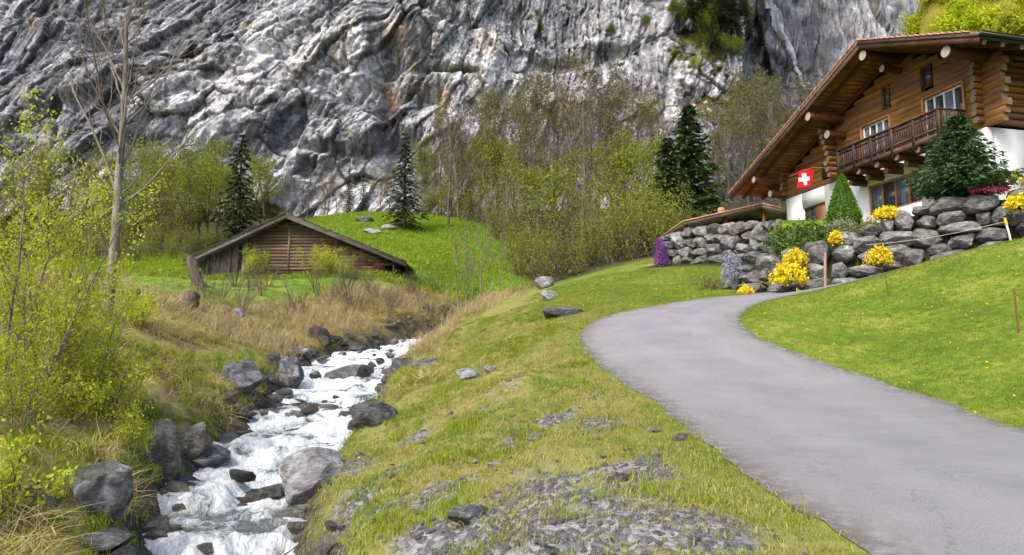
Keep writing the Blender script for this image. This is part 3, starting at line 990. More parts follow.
# grassy alp high on the right, in front of the far face
hx = np.linspace(40, 230, 120); hy = np.linspace(112, 175, 80)
HX, HY = np.meshgrid(hx, hy)
crest = sstep(86, 108, HX + 4 * fbm(HX * .1, HY * .1, oct=4, seed=81))
HZ = 20 + 66 * crest * sstep(112, 150, HY) + 14 * crest * sstep(140, 175, HY) + 2.5 * fbm(HX * .12, HY * .12, oct=5, seed=82)
idx = np.arange(HX.size).reshape(HX.shape)
F = np.stack([idx[:-1, :-1], idx[:-1, 1:], idx[1:, 1:], idx[1:, :-1]], -1).reshape(-1, 4)
t = NT('alp_grass')
P = t.pos()
n = t.noise(P, .22, 6, .65)
M['alp'] = t.done(t.pbr(t.ramp(n, [(.32, (.07, .09, .015)), (.5, (.19, .20, .02)), (.66, (.27, .25, .05))]), .95, t.bump(t.noise(P, 1.4, 4, .7), .9, .6), .1))
tag(link('hillside', np_mesh('hillside', np.stack([HX, HY, HZ], -1).reshape(-1, 3), F, M['alp'], True)), kind='structure')


# bushy wood that covers the alp (reads as one mass from here)
r = np.random.default_rng(83)
hx_, hy_ = r.uniform(92, 175, 420), r.uniform(118, 172, 420)
hz_ = np.array([HZ[int((b - 112) / 63 * 79), int((a - 40) / 190 * 119)] for a, b in zip(hx_, hy_)])
ALP_PTS = np.stack([hx_, hy_, hz_], 1)[hz_ > 45]

# ------------------------------------------------------------------ rocks
def rock_mesh(name, seed, mat, sub=3, cuts=13, stretch=(1, 1, 1), lo=.55, hi=.92, rough=.05, boxy=0):
    r = np.random.default_rng(seed)
    bm = bmesh.new()
    bmesh.ops.create_icosphere(bm, subdivisions=sub, radius=1.0)
    V = np.array([v.co[:] for v in bm.verts])
    if boxy:
        V = np.sign(V) * np.abs(V) ** boxy
        V /= np.abs(V).max()
    for _ in range(cuts):
        n = r.normal(size=3); n /= np.linalg.norm(n)
        o = r.uniform(lo, hi)
        d = V @ n
        V = V - np.where(d > o, (d - o) * .94, 0)[:, None] * n
    V = V * (1 + rough * fbm(V[:, 0] * 2.4 + seed, V[:, 1] * 2.4, V[:, 2] * 2.4, oct=3, seed=seed)[:, None] * 1.4)
    V = V * np.array(stretch)
    V /= np.abs(V).max(0)            # fill the unit box so that sizes are exact
    F = np.array([[v.index for v in f.verts] for f in bm.faces])
    bm.free()
    me = np_mesh(name, V, F, mat, True)
    me.set_sharp_from_angle(angle=R(18))
    return me


STONES = [rock_mesh('stone', 100 + i, M['stone'], 3, 26, (1, 1, 1), .66, 1.10, .05, .55) for i in range(12)]
BOULD = [rock_mesh('boulder', 200 + i, M['boulder'], 4, 24, (1, 1, 1), .56, 1.0, .05, .75) for i in range(6)]
WETS = [rock_mesh('wet_boulder', 300 + i, M['wet'], 4, 24, (1, 1, 1), .52, .98, .05, .8) for i in range(6)]
PALES = [rock_mesh('pale_boulder', 400 + i, M['pale_rock'], 4, 22, (1, 1, 1), .55, .98, .05, .8) for i in range(3)]


# dry stone retaining walls of big rough blocks, every block a part of its wall
def stone_wall(name, label, P, seed, hmin, hmax, wmin, wmax, thick=.75, skip=None):
    r = random.Random(seed)
    p0 = P[len(P) // 2]
    root = thing(name, label, 'stone wall', (p0[0], p0[1], p0[2]))
    L = np.concatenate([[0], np.cumsum(np.linalg.norm(np.diff(P[:, :2], axis=0), axis=1))])
    tot = L[-1]
    cols = np.zeros(int(tot / .1) + 2)            # height already filled above the foot
    def at_s(s):
        return np.array([np.interp(s, L, P[:, k]) for k in range(4)])
    n = 0
    for course in range(9):
        s = r.uniform(-.4, 0)
        while s < tot:
            w = r.uniform(wmin, wmax) * (1.1 if course == 0 else 1)
            i0, i1 = max(int(s / .1), 0), min(int((s + w) / .1), len(cols) - 1)
            if i1 <= i0: s += w; continue
            q = at_s(min(max(s + w / 2, 0), tot))
            hh = q[3] - q[2]
            bot = float(np.median(cols[i0:i1]))
            room = hh - bot
            if room > .22:
                h = min(r.uniform(hmin, hmax), room + .12)
                if room - h < .25: h = room + r.uniform(-.02, .12)
                h = min(h, hmax * 1.25)
                t0 = at_s(max(s, 0)); t1 = at_s(min(s + w, tot))
                ang = math.atan2(t1[1] - t0[1], t1[0] - t0[0])
                nx, ny = -math.sin(ang), math.cos(ang)
                sgn = 1 if (nx * (20 - q[0]) + ny * (40 - q[1])) > 0 else -1
                back = .12 * bot + r.uniform(-.06, .08) + .2
                z = q[2] + bot + h / 2
                me = r.choice(STONES)
                link('stone', me, root, (q[0] + nx * sgn * back - p0[0], q[1] + ny * sgn * back - p0[1], z - p0[2]),
                     (r.uniform(-.12, .12), r.uniform(-.14, .14), ang + r.uniform(-.15, .15) + r.choice((0, math.pi))),
                     (w * .545, thick * r.uniform(.55, .68), h * .56))
                cols[i0:i1] = bot + h * .96
                n += 1
            s += w * .97
    return root


stone_wall('retaining_wall', 'long dark boulder retaining wall in front of the chalet garden', FW, 3, .34, .66, .42, 1.25)
stone_wall('retaining_wall', 'pale grey boulder wall beyond the lawn below the low shed', RW, 11, .40, .7, .45, .95)

# ------------------------------------------------------------------ chalet
M['log'] = m_wood('golden_log', (.055, .026, .011), (.160, .075, .026), (.35, .175, .062), .65, 0)
M['log_dark'] = m_wood('brown_beam', (.035, .015, .008), (.085, .036, .016), (.15, .07, .03), .7, 0)
M['soffit'] = m_wood('soffit_wood', (.10, .042, .013), (.21, .092, .029), (.32, .155, .052), .7, 1)
M['verge'] = m_wood('weathered_board', (.075, .055, .046), (.15, .115, .095), (.25, .20, .165), .8, 0)
M['rail'] = m_wood('dark_rail', (.022, .012, .010), (.055, .030, .022), (.12, .075, .05), .7, 0)
M['frame_wood'] = m_wood('window_wood', (.20, .085, .030), (.33, .155, .06), (.42, .22, .095), .55, 2)
M['end_pale'] = m_flat('pale_end_grain', (.34, .30, .235), .85, .2, .4, 7)
M['end'] = m_flat('end_grain', (.17, .125, .08), .85, .2, .5, 7)
M['plaster'] = m_flat('white_plaster', (.66, .67, .69), .9, .2, .05, 1.5, 0, .2)
M['white_frame'] = m_flat('white_frame', (.70, .69, .66), .5, .3, .06)
M['tile'] = m_flat('clay_tile', (.46, .24, .17), .85, .2, .3, 5)
M['black'] = m_flat('black_metal', (.012, .012, .013), .35, .5, .1)
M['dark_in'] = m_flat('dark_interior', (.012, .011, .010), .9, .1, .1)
t = NT('window_glass')
n = t.noise(t.coord(), .9, 2)
M['glass'] = t.done(t.pbr(t.ramp(n, [(.35, (.012, .016, .022)), (.7, (.05, .065, .085))]), .06, None, .6))
t = NT('curtain_glass')
g = t.noise(t.map(t.coord(), (9, 9, .3)), 2, 4, .6)
M['curtain'] = t.done(t.pbr(t.ramp(g, [(.35, (.045, .065, .11)), (.65, (.16, .21, .30))]), .08, None, .6))

HW, E1, E2, GO = 12.175, 1.724, 2.30, 1.98
H1 = 10.434 - PLAT_Z
TAN = .397
AA = 3.965
ZA = 15.39 - PLAT_Z           # top of the tiles at the ridge
DEP = 10.5
chal = thing('chalet', 'log chalet with white plaster ground floor, wide eaves and wooden balcony', 'house', HOUSE_P, math.pi / 2 - HOUSE_YAW)
LOGM = {}
def log_mesh(mat, key, n=10, end='end', square=False):
    """unit log along x, 0..1, radius 1 across (scaled by the object), end grain caps"""
    if key in LOGM: return LOGM[key]
    an = np.arange(n) * 2 * math.pi / n + math.pi / n
    ring = np.stack([np.zeros(n), np.cos(an), np.sin(an)], 1)
    if square:
        n = 8
        ring = np.array([(0, y, z) for y, z in ((1, -.62), (1, .62), (.8, .95), (-.8, .95), (-1, .62), (-1, -.62), (-.8, -.95), (.8, -.95))])
    V = np.concatenate([ring, ring + [1, 0, 0]])
    q = np.array([(i, (i + 1) % n, n + (i + 1) % n, n + i) for i in range(n)])
    caps = np.array([list(range(n))[::-1], list(range(n, 2 * n))])
    me = np_mesh('log', V, [q, caps], [mat, M[end]], True)
    me.polygons.foreach_set('material_index', np.array([0] * n + [1, 1], dtype=np.int32))
    me.set_sharp_from_angle(angle=R(50))
    LOGM[key] = me
    return me
LOGA = log_mesh(M['log'], 'log'); LOGD = log_mesh(M['log_dark'], 'dark', 12, 'end_pale'); LOGS = log_mesh(M['log'], 'square', square=True); LOGJ = log_mesh(M['log_dark'], 'joist')


def log(name, p, q, r, me=None, parent=None):
    p, q = Vector(p), Vector(q)
    d = q - p
    o = link(name, me or LOGA, parent or chal, p, d.to_track_quat('X', 'Z').to_euler(), (d.length, r, r))
    return o


def roof_z(a, inset=.42):
    """underside of the roof above facade coordinate a"""
    return ZA - TAN * abs(a - AA) - inset


# ground floor: plaster with real openings
OPEN_LOW = [(3.2, 6.23, .62, 1.98), (9.1, 10.85, .0, 1.95)]
def wall_with_openings(x0, x1, z0, z1, openings, y0, y1):
    mb = MB()
    xs = sorted({x0, x1, *[o[0] for o in openings], *[o[1] for o in openings]})
    for a, b in zip(xs[:-1], xs[1:]):
        zz = [(z0, z1)]
        for o in openings:
            if o[0] <= a + 1e-6 and o[1] >= b - 1e-6:
                zz = [(z0, o[2]), (o[3], z1)]
        for c, d in zz:
            if d - c > 1e-3: mb.box(a, b, y0, y1, c, d)
    return mb
wall_with_openings(0, HW, -1.2, H1 - .02, OPEN_LOW, -.32, 0).obj('plaster_wall', M['plaster'], chal)
mb = MB()       # right-hand and far walls (y runs outward, so inside is negative)
zz_ = [(-3.2, -1.75, .75, 2.05)]
for (c0, c1, z0, z1) in [(-1.75, -.32, -1.2, H1 - .02), (-3.2, -1.75, -1.2, .75), (-3.2, -1.75, 2.05, H1 - .02), (-DEP, -3.2, -1.2, H1 - .02)]:
    mb.box(0, .32, c0, c1, z0, z1)
mb.box(HW - .32, HW, -DEP, -.33, -1.2, H1 - .02)
mb.box(.33, HW - .33, -DEP, -DEP + .32, -1.2, H1 - .02)
mb.obj('plaster_wall', M['plaster'], chal)
MB().box(.4, HW - .4, -DEP + .4, -.9, -1.0, H1 + .3).obj('interior', M['dark_in'], chal)


def window(x0, x1, z0, z1, y, mull, fm, gm, fw=.07, parent=None, sill=False):
    """casement in the facade plane, with mullions at fractions and a pane in each bay"""
    mb = MB()
    mb.box(x0, x0 + fw, y, y + .09, z0, z1); mb.box(x1 - fw, x1, y, y + .09, z0, z1)
    mb.box(x0 + fw, x1 - fw, y, y + .09, z1 - fw, z1); mb.box(x0 + fw, x1 - fw, y, y + .09, z0, z0 + fw)
    cuts = [x0 + fw] + [x0 + (x1 - x0) * m for m in mull] + [x1 - fw]
    for c in cuts[1:-1]:
        mb.box(c - fw * .45, c + fw * .45, y + .002, y + .085, z0 + fw, z1 - fw)
    w = mb.obj('window', fm, parent or chal)
    for i, (a, b) in enumerate(zip(cuts[:-1], cuts[1:])):
        MB().box(a + (fw * .45 if i else 0), b - (fw * .45 if i < len(cuts) - 2 else 0), y + .03, y + .045, z0 + fw, z1 - fw).obj('pane', gm[i % len(gm)], w)
    return w


window(3.2, 6.23, .62, 1.98, -.20, (.25, .5, .75), M['frame_wood'], [M['glass'], M['curtain']], .10)
mb = MB()
for c in (.5, .75): pass
door = MB().box(9.15, 9.95, -.20, -.12, 0, 1.9).obj('door', M['frame_wood'], chal)
MB().tube([(9.28, -.10, .95), (9.40, -.10, .95)], .015, 6).obj('handle', M['black'], door)
window(9.98, 10.82, .05, 1.92, -.2, (.5,), M['log_dark'], [M['glass']], .06)
o = window(-3.2, -1.75, .75, 2.05, 0, (.5,), M['log_dark'], [M['glass']], .08)
o.rotation_euler = (0, 0, math.pi / 2); o.location = (.15, 0, 0)
o.name = 'window'

# log storey: courses clipped by the roof and by the window openings
OPEN_UP = [(.86, 2.72, H1 + .05, H1 + 2.0), (4.65, 6.27, H1 + .05, H1 + 1.97), (2.28, 2.78, H1 + 2.47, H1 + 3.38), (4.57, 4.97, H1 + 2.38, H1 + 3.36), (8.45, 9.2, H1 + .35, H1 + 1.02)]
CH = .262
k = 0
z = H1 + CH / 2
while z < ZA - .6:
    top = z + CH * .5
    aL = min(HW + .42 + .06 * (k % 3), AA + (ZA - .46 - top) / TAN)
    aR = max(-.72 - .10 * (k % 3), AA - (ZA - .46 - top) / TAN)
    segs = [(aR, aL)]
    for o0, o1, b0, b1 in OPEN_UP:
        if z + CH * .4 > b0 and z - CH * .4 < b1:
            segs = [s for a, b in segs for s in ((a, min(b, o0 - .07)), (max(a, o1 + .07), b)) if s[1] - s[0] > .08]
    for a, b in segs:
        o = log('log', (a, -.11, z), (b, -.11, z), CH * .56, LOGS)
        o.scale = (b - a, .115 + .008 * (k % 2), CH * .515)
    # right wall logs, their heads sticking out past the corner
    if z < roof_z(0) - .1:
        log('log', (-.0 + .11, -DEP, z + CH * .5), (.11, .34 + .06 * (k % 2), z + CH * .5), CH * .50)
        log('log', (HW - .11, -DEP, z + CH * .5), (HW - .11, .30 + .06 * (k % 2), z + CH * .5), CH * .50)
    # heads of the cross wall beside the balcony
    if z < roof_z(8.1) - .55:
        log('log', (8.12, -.3, z + CH * .5), (8.12, .48 + .08 * ((k * 7) % 3) + (.25 if z > H1 + 1.7 else 0), z + CH * .5), CH * .5)
    z += CH; k += 1
MB().prism([(.3, H1), (HW - .3, H1), (HW - .3, roof_z(HW) - .1), (AA, ZA - .7), (.3, roof_z(.3) - .1)], 'y', -DEP + .4, -.26).obj('interior', M['dark_in'], chal)
window(.86, 2.72, H1 + .0, H1 + 2.0, -.10, (.25, .5, .75), M['white_frame'], [M['glass'], M['curtain'], M['glass']], .07)
window(4.65, 6.27, H1 + .0, H1 + 1.97, -.10, (.25, .5, .75), M['white_frame'], [M['glass'], M['curtain']], .065)
window(2.28, 2.78, H1 + 2.47, H1 + 3.38, -.06, (), M['log_dark'], [M['glass']], .06)
window(4.57, 4.97, H1 + 2.38, H1 + 3.36, -.06, (), M['log_dark'], [M['glass']], .06)
window(8.45, 9.2, H1 + .35, H1 + 1.02, -.06, (.5,), M['log_dark'], [M['glass']], .05)
for a0, a1, zz0, zz1 in OPEN_UP[:2]:       # timber casings round the balcony doors
    mb = MB()
    mb.box(a0 - .10, a0 - .005, .0, .09, H1, zz1 + .10); mb.box(a1 + .005, a1 + .10, .0, .09, H1, zz1 + .10); mb.box(a0 - .004, a1 + .004, .0, .085, zz1 + .005, zz1 + .10)
    mb.obj('casing', M['frame_wood'], chal)

# roof: two slopes, boarded soffit, verge boards, clay tiles, gutter
YR0, YR1 = -DEP - 1.0, GO
roof = MB()
for s, ext in ((1, HW + E2), (-1, -E1)):
    zt = lambda a, d: ZA - TAN * abs(a - AA) - d
    roof.prism([(AA, zt(AA, .06)), (ext, zt(ext, .06)), (ext, zt(ext, .16)), (AA, zt(AA, .16))] if s > 0 else [(ext, zt(ext, .06)), (AA, zt(AA, .06)), (AA, zt(AA, .16)), (ext, zt(ext, .16))], 'y', YR0, YR1 - .08)
roof = roof.obj('roof', M['verge'], chal)
bw = .24
for s, ext in ((1, HW + E2), (-1, -E1)):
    L_ = abs(ext - AA)
    n = int(L_ / bw)
    ang = math.atan(TAN)
    mbq = MB().box(0, bw / math.cos(ang) - .018, -2.6, YR1 - .12, -.03, 0)
    bm_ = mbq.mesh('soffit_board', M['soffit'])
    for i in range(n):
        a = AA + s * (i * bw + (0 if s > 0 else bw))
        zc = ZA - TAN * abs(a - AA) - .175 / math.cos(ang)
        link('soffit_board', bm_, roof, (a, 0, zc), (0, ang if s > 0 else -ang, 0))
    # verge: a tall lower board, a thin upper board standing proud
    for nm, d0, d1, y0, y1, m in (('verge_board', .05, .20, YR1 - .10, YR1 + .02, M['verge']), ('verge_board', .19, .44, YR1 - .10, YR1 - .03, M['log_dark'])):
        pts = [(AA, zt(AA, d0)), (ext, zt(ext, d0)), (ext, zt(ext, d1)), (AA, zt(AA, d1))]
        if s < 0: pts = pts[::-1]
        MB().prism(pts, 'y', y0, y1).obj(nm, m, roof)
    # tiles: the verge row one by one, overlapping like steps
    tw = .30
    tm = MB().box(0, tw * 1.12, -.16, .17, 0, .035).box(.0, .05, -.16, .17, -.0, .06).mesh('tile_m', M['tile'])
    for i in range(int(L_ / tw)):
        a = AA + s * (i * tw + .02)
        link('tile', tm, roof, (a, YR1 - .10, ZA - TAN * abs(a - AA) - .045), (0, (ang + .07) if s > 0 else -(ang + .07), 0), (s, 1, 1))
    for r_ in range(1, 36):       # the rest of the roof skin, row behind row
        pass
# corrugated tile field (one skin; only its edge shows from below)
for s, ext in ((1, HW + E2), (-1, -E1)):
    na = int(abs(ext - AA) / .15); aa = np.linspace(AA, ext, na)
    yy = np.arange(YR0, YR1 - .3, .075)
    A2, Y2 = np.meshgrid(aa, yy)
    Z2 = ZA - TAN * np.abs(A2 - AA) - .02 + .03 * np.abs(np.sin(Y2 * 2 * math.pi / .3)) + .03 * ((np.abs(A2 - AA) / .3) % 1)
    idx = np.arange(A2.size).reshape(A2.shape)
    F = np.stack([idx[:-1, :-1], idx[:-1, 1:], idx[1:, 1:], idx[1:, :-1]], -1).reshape(-1, 4)
    o = link('tile_field', np_mesh('tile_field', np.stack([A2, Y2, Z2], -1).reshape(-1, 3), F, M['tile']), roof)
    o['kind'] = 'stuff'
gx, gz_ = -E1 - .07, ZA - TAN * (AA + E1) - .14
an = np.linspace(math.pi, 2 * math.pi, 9)
g = MB()
ring = [(gx + .085 * math.cos(q), gz_ + .02 + .085 * math.sin(q)) for q in an] + [(gx + .07 * math.cos(q), gz_ + .02 + .07 * math.sin(q)) for q in an[::-1]]
g.prism(ring, 'y', YR0, YR1 + .02).obj('gutter', M['black'], roof)
MB().box(-E1 - .0, -E1 + .04, YR0, YR1 - .12, gz_ - .16, gz_ + .10).obj('fascia', M['black'], roof)
# purlins carrying the overhang, round pale heads
for a, yo, r_ in ((AA - .1, GO - .12, .21), (-.23, GO - .15, .21), (7.6, GO - .12, .20), (12.3, GO - .15, .17)):
    log('purlin', (a, -1.0, roof_z(a, .46) - r_ - .03), (a, yo, roof_z(a, .46) - r_ - .03), r_, LOGD)
for a, zr, r_ in ((7.5, 2.0, .19), (3.85, 3.72, .15), (12.2, .25, .17)):
    log('purlin', (a, -1.0, H1 + zr), (a, .95, H1 + zr), r_, LOGD)
for y in (1.55, .75, -.1, -1.0, -1.9, -2.8):       # rafter heads under the right-hand eave
    log('rafter', (AA - .5, y, ZA - TAN * .5 - .36), (-E1 + .14, y, ZA - TAN * (AA + E1 - .14) - .36), .10, LOGD)
for y in (1.2, .0):
    log('rafter', (AA + .4, y, ZA - TAN * .4 - .34), (HW + E2 - .12, y, ZA - TAN * (HW + E2 - .12 - AA) - .34), .09, LOGD)

# balcony
BZ, BY = H1 - .17, 1.30
balc = MB()
for i in range(7): balc.box(.75, 6.42, .10 + i * .172, .10 + i * .172 + .165, BZ - .05, BZ)
balc = balc.obj('balcony', M['log_dark'], chal)
for a in (.85, 1.95, 3.05, 4.15, 5.25, 6.3):
    link('joist', LOGJ, balc, (a, -.3, BZ - .21), (0, 0, math.pi / 2), (1.55, .15, .15))
    link('joist', LOGJ, balc, (a, -.3, BZ - .46), (0, 0, math.pi / 2), (1.10, .13, .13))
MB().box(.72, 6.45, BY - .03, BY + .04, BZ - .10, BZ + .10).obj('edge_board', M['rail'], balc)
for a in (.8, 2.02, 3.15, 4.3, 5.35, 6.38):
    MB().box(a - .06, a + .06, BY - .06, BY + .06, BZ - .22, BZ + 1.08).obj('post', M['rail'], balc)
MB().box(.72, 6.46, BY - .075, BY + .075, BZ + .98, BZ + 1.045).obj('rail', M['rail'], balc)
MB().box(.78, 6.40, BY - .035, BY + .035, BZ + .24, BZ + .30).obj('rail', M['rail'], balc)
MB().box(.78, 6.40, BY - .035, BY + .035, BZ + .80, BZ + .86).obj('rail', M['rail'], balc)
bal_m = MB().prism([(-.026, .12), (.026, .12), (.045, .35), (.022, .5), (.045, .62), (.03, .96), (-.03, .96), (-.045, .62), (-.022, .5), (-.045, .35)], 'y', -.015, .015).mesh('baluster_m', M['rail'])
a = .92
while a < 6.3:
    link('baluster', bal_m, balc, (a, BY, BZ))
    a += .125
for a in (.75, 6.42):
    MB().box(a - .035, a + .035, .1, BY - .076, BZ + .98, BZ + 1.04).obj('rail', M['rail'], balc)
    for i in range(8):
        link('baluster', bal_m, balc, (a, .18 + i * .14, BZ), (0, 0, math.pi / 2))

# flag on its staff, hung out from the left-hand wall
fl = thing('flag', 'red flag with white cross hanging from the chalet wall', 'flag', Vector(HOUSE_P), math.pi / 2 - HOUSE_YAW)
M['flag_red'] = m_flat('flag_cloth', (.50, .012, .018), .8, .2, .1)
M['flag_white'] = m_flat('flag_cross', (.80, .79, .78), .8, .2, .04)
def flag_y(a, z): return 1.2 + .10 * np.sin(a * 5.6 + 1.6 * z) + .03 * np.sin(a * 11 + z * 4)
def flag_sheet(a0, a1, z0, z1, off, n=22):
    A, Z = np.meshgrid(np.linspace(a0, a1, n), np.linspace(z0, z1, n))
    drop = .16 * ((A - 8.25) / 1.55)      # the free end sags
    V = np.stack([A, flag_y(A, Z) + off, Z + H1 + drop * 1.0], -1).reshape(-1, 3)
    i = np.arange(n * n).reshape(n, n)
    return V, np.stack([i[:-1, :-1], i[:-1, 1:], i[1:, 1:], i[1:, :-1]], -1).reshape(-1, 4)
V, F = flag_sheet(8.32, 9.55, -.30, .56, 0)
me = np_mesh('cloth', V, F, M['flag_red'], True)
o = link('cloth', me, fl); s_ = o.modifiers.new('thick', 'SOLIDIFY'); s_.thickness = .006
for side in (-.022, .022):
    mb = MB()
    for a0, a1, z0, z1 in ((8.84, 9.02, -.16, .40), (8.65, 8.838, .03, .21), (9.022, 9.21, .03, .21)):
        V, F = flag_sheet(a0, a1, z0, z1, side, 16)
        mb.add(V, F.tolist())
    mb.obj('cross', M['flag_white'], fl, True, None)
MB().tube([(8.05, .0, H1 + .50), (8.12, .8, H1 + .57), (8.3, 1.2, H1 + .60), (9.1, 1.21, H1 + .64), (10.1, 1.2, H1 + .62)], .016, 6).obj('staff', M['frame_wood'], fl, True)

# ------------------------------------------------------------------ low shed left of the chalet
sx0, sy0 = at(752, 215, 40)[:2]
shed = thing('shed', 'low dark timber shed with shallow brown roof behind the pale stone wall', 'shed', (sx0, sy0, PLAT_Z - .1), .04)
zr = 2.62
for s, w in ((1, 2.35), (-1, 4.3)):
    pts = [(0, zr), (s * w, zr - .235 * w), (s * w, zr - .235 * w - .16), (0, zr - .17)]
    if s < 0: pts = pts[::-1]
    MB().prism(pts, 'y', -1.5, 4.0).obj('roof', M['verge'], shed)
    pts = [(0, zr + .06), (s * (w + .05), zr + .06 - .235 * w), (s * (w + .05), zr - .235 * w + .002), (0, zr + .003)]
    if s < 0: pts = pts[::-1]
    MB().prism(pts, 'y', -1.56, 4.0).obj('roof_skin', M['tile'], shed)
for x in (-4.0, -1.9, .2, 1.9):
    MB().box(x - .08, x + .08, -1.2, -1.04, -1.2, zr - .24 * abs(x) - .17).obj('post', M['log_dark'], shed)
for i in range(10):
    z = -.1 + i * .25
    hwid_l = min(4.0, (zr - .2 - z - .25) / .235); hwid_r = min(2.0, (zr - .2 - z - .25) / .235)
    if hwid_l > .3: MB().box(-hwid_l, hwid_r, .6, .66, z, z + .243).obj('board', M['log_dark'], shed)

# ------------------------------------------------------------------ old hay barn
M['barn_log'] = m_wood('weathered_log', (.035, .024, .017), (.105, .072, .048), (.24, .175, .125), .85, 0, 1, .35)
M['barn_grey'] = m_wood('grey_board', (.05, .043, .036), (.13, .112, .095), (.26, .23, .20), .9, 2, 1, .35)
M['barn_red'] = m_wood('reddish_board', (.06, .028, .018), (.15, .068, .042), (.24, .125, .085), .85, 0, 1, .3)
M['shingle'] = m_wood('old_shingle', (.035, .03, .027), (.085, .075, .068), (.16, .145, .13), .9, 1, 1, .3)
BD = 45.5
bl, ba, br = at(183, 261, BD), at(284, 212, BD), at(406, 262, BD)
bx0, bxm, bx1 = bl[0], ba[0], br[0]
by = bl[1]
bzb = at(290, 277, BD)[2]
barn = thing('barn', 'old weathered log barn with low wide gable roof on the meadow', 'barn', (bxm, by + 1.0, bzb), 0)
hl, hr = bx0 - bxm, bx1 - bxm
zR_, zl_, zr_ = ba[2] - bzb, bl[2] - bzb, br[2] - bzb
BDEP = 6.0
def barn_roof(x, d=0.0):
    return (zR_ + (zl_ - zR_) * x / hl if x < 0 else zR_ + (zr_ - zR_) * x / hr) - d
rf = None
for s, w, ze in ((-1, hl, zl_), (1, hr, zr_)):
    pts = [(0, zR_), (w, ze), (w, ze - .10), (0, zR_ - .10)]
    if s > 0: pts = pts
    else: pts = pts[::-1]
    o = MB().prism(pts, 'y', -1.0, BDEP).obj('roof', M['shingle'], barn)
    n = int(abs(w) / .42)
    slope = math.atan2(ze - zR_, abs(w))
    sh = MB().box(0, .50, 0, .33, 0, .03).mesh('shingle_m', M['shingle'])
    for i in range(n):                      # front rows of shingles, each lifted at its lower edge
        for j in range(2):
            x = i * .42 + .02 + .04 * random.random()
            link('shingle', sh, o, (s * x, -1.06 + j * .34 + .03 * random.random(), zR_ + (ze - zR_) * x / abs(w) + .02 + .01 * j + .01 * random.random()), (0, (-slope - .05) if s > 0 else (slope + .05), 0), (s, 1, 1))
    pts = [(0, zR_ - .105), (w, ze - .105), (w, ze - .32), (0, zR_ - .32)]
    if s < 0: pts = pts[::-1]
    MB().prism(pts, 'y', -.98, -.92).obj('verge_board', M['shingle'], o)
# centre: log courses between corner posts
c0, c1 = at(246, 240, BD)[0] - bxm, at(331, 240, BD)[0] - bxm
BLOG = log_mesh(M['barn_log'], 'barn', 8)
k = 0; z = .62
while z < zR_ - .3:
    a0 = max(c0 - .25, hl * (zR_ - .28 - z) / (zR_ - zl_)); a1 = min(c1 + .25, hr * (zR_ - .28 - z) / (zR_ - zr_))
    for p, q in ((a0, -.06), (.06, a1)):
        if q - p > .1: link('log', BLOG, barn, (p, .0, z), (0, 0, 0), (q - p, .13, .118))
    z += .215; k += 1
MB().box(-.055, .055, -.16, .12, .5, zR_ - .33).obj('post', M['barn_grey'], barn)
for x in (c0 - .1, c1 + .1):
    MB().box(x - .09, x + .09, -.14, .1, -.5, barn_roof(x) - .33).obj('post', M['barn_log'], barn)
# left lean-to: upright boards with gaps
x = hl + .75
while x < c0 - .25:
    w = random.uniform(.13, .24)
    if random.random() < .86:
        MB().box(x, x + w, -.04 + random.uniform(-.02, .02), .0, -.8, barn_roof(x) - .16 - random.uniform(0, .1)).obj('board', M['barn_grey'], barn)
    x += w + random.uniform(.01, .05)
for x in (hl + 1.2, hl + 2.6):
    MB().box(x - .08, x + .08, -.22, -.06, -.8, barn_roof(x) - .14).obj('post', M['barn_grey'], barn)
# right lean-to: reddish planks low, grey planks above
z = -.4
while z < 2.2:
    h = random.uniform(.17, .23)
    a0, a1 = c1 + .22, min(hr - .95, hr * (zR_ - .2 - z - h) / (zR_ - zr_))
    if z + h < 1.0: a1 = min(a1, at(382, 260, BD)[0] - bxm)
    if a1 - a0 > .3:
        cut = a0 + (a1 - a0) * random.uniform(.35, .65)
        for p, q in ((a0, cut - .01), (cut + .01, a1)):
            MB().box(p, q, -.05 + random.uniform(-.015, .015), .0, z, z + h - .015).obj('plank', M['barn_red'] if z < .95 else M['barn_log'], barn)
    z += h
MB().box(hr - 1.0, hr - .85, -.1, .1, -.5, barn_roof(hr - .9) - .16).obj('post', M['barn_log'], barn)
# byre front: near-black panel stands in for the shade in the opening; stone piers
MB().box(c0 - .1, c1 + .1, .25, .32, -.8, .6).obj('byre_shade', M['dark_in'], barn)
MB().box(hl + .7, hr - .8, BDEP - 1, BDEP - .9, -.8, 1.0).obj('back_wall', M['barn_log'], barn)
MB().box(hl + .7, hl + .78, .2, BDEP - 1.1, -.8, .9).obj('side_wall', M['barn_log'], barn)
MB().box(hr - .88, hr - .8, .2, BDEP - 1.1, -.8, .8).obj('side_wall', M['barn_log'], barn)
MB().box(c0, c1, -.02, .2, .38, .52).obj('sill_beam', M['barn_log'], barn)
for u in (268, 279, 300, 316):
    x = at(u, 265, BD)[0] - bxm
    link('pier_stone', PALES[0], barn, (x, .0, .08), (0, 0, u), (.18, .18, .22))
    link('pier_stone', PALES[1], barn, (x + .03, .02, -.28), (0, 0, u * 2), (.24, .22, .22))
for i in range(7):
    link('pier_stone', PALES[i % 3], barn, (hr - 1.5 + .25 * (i % 3), -.02, -.35 + .26 * (i // 3)), (0, 0, i), (.17, .15, .15))

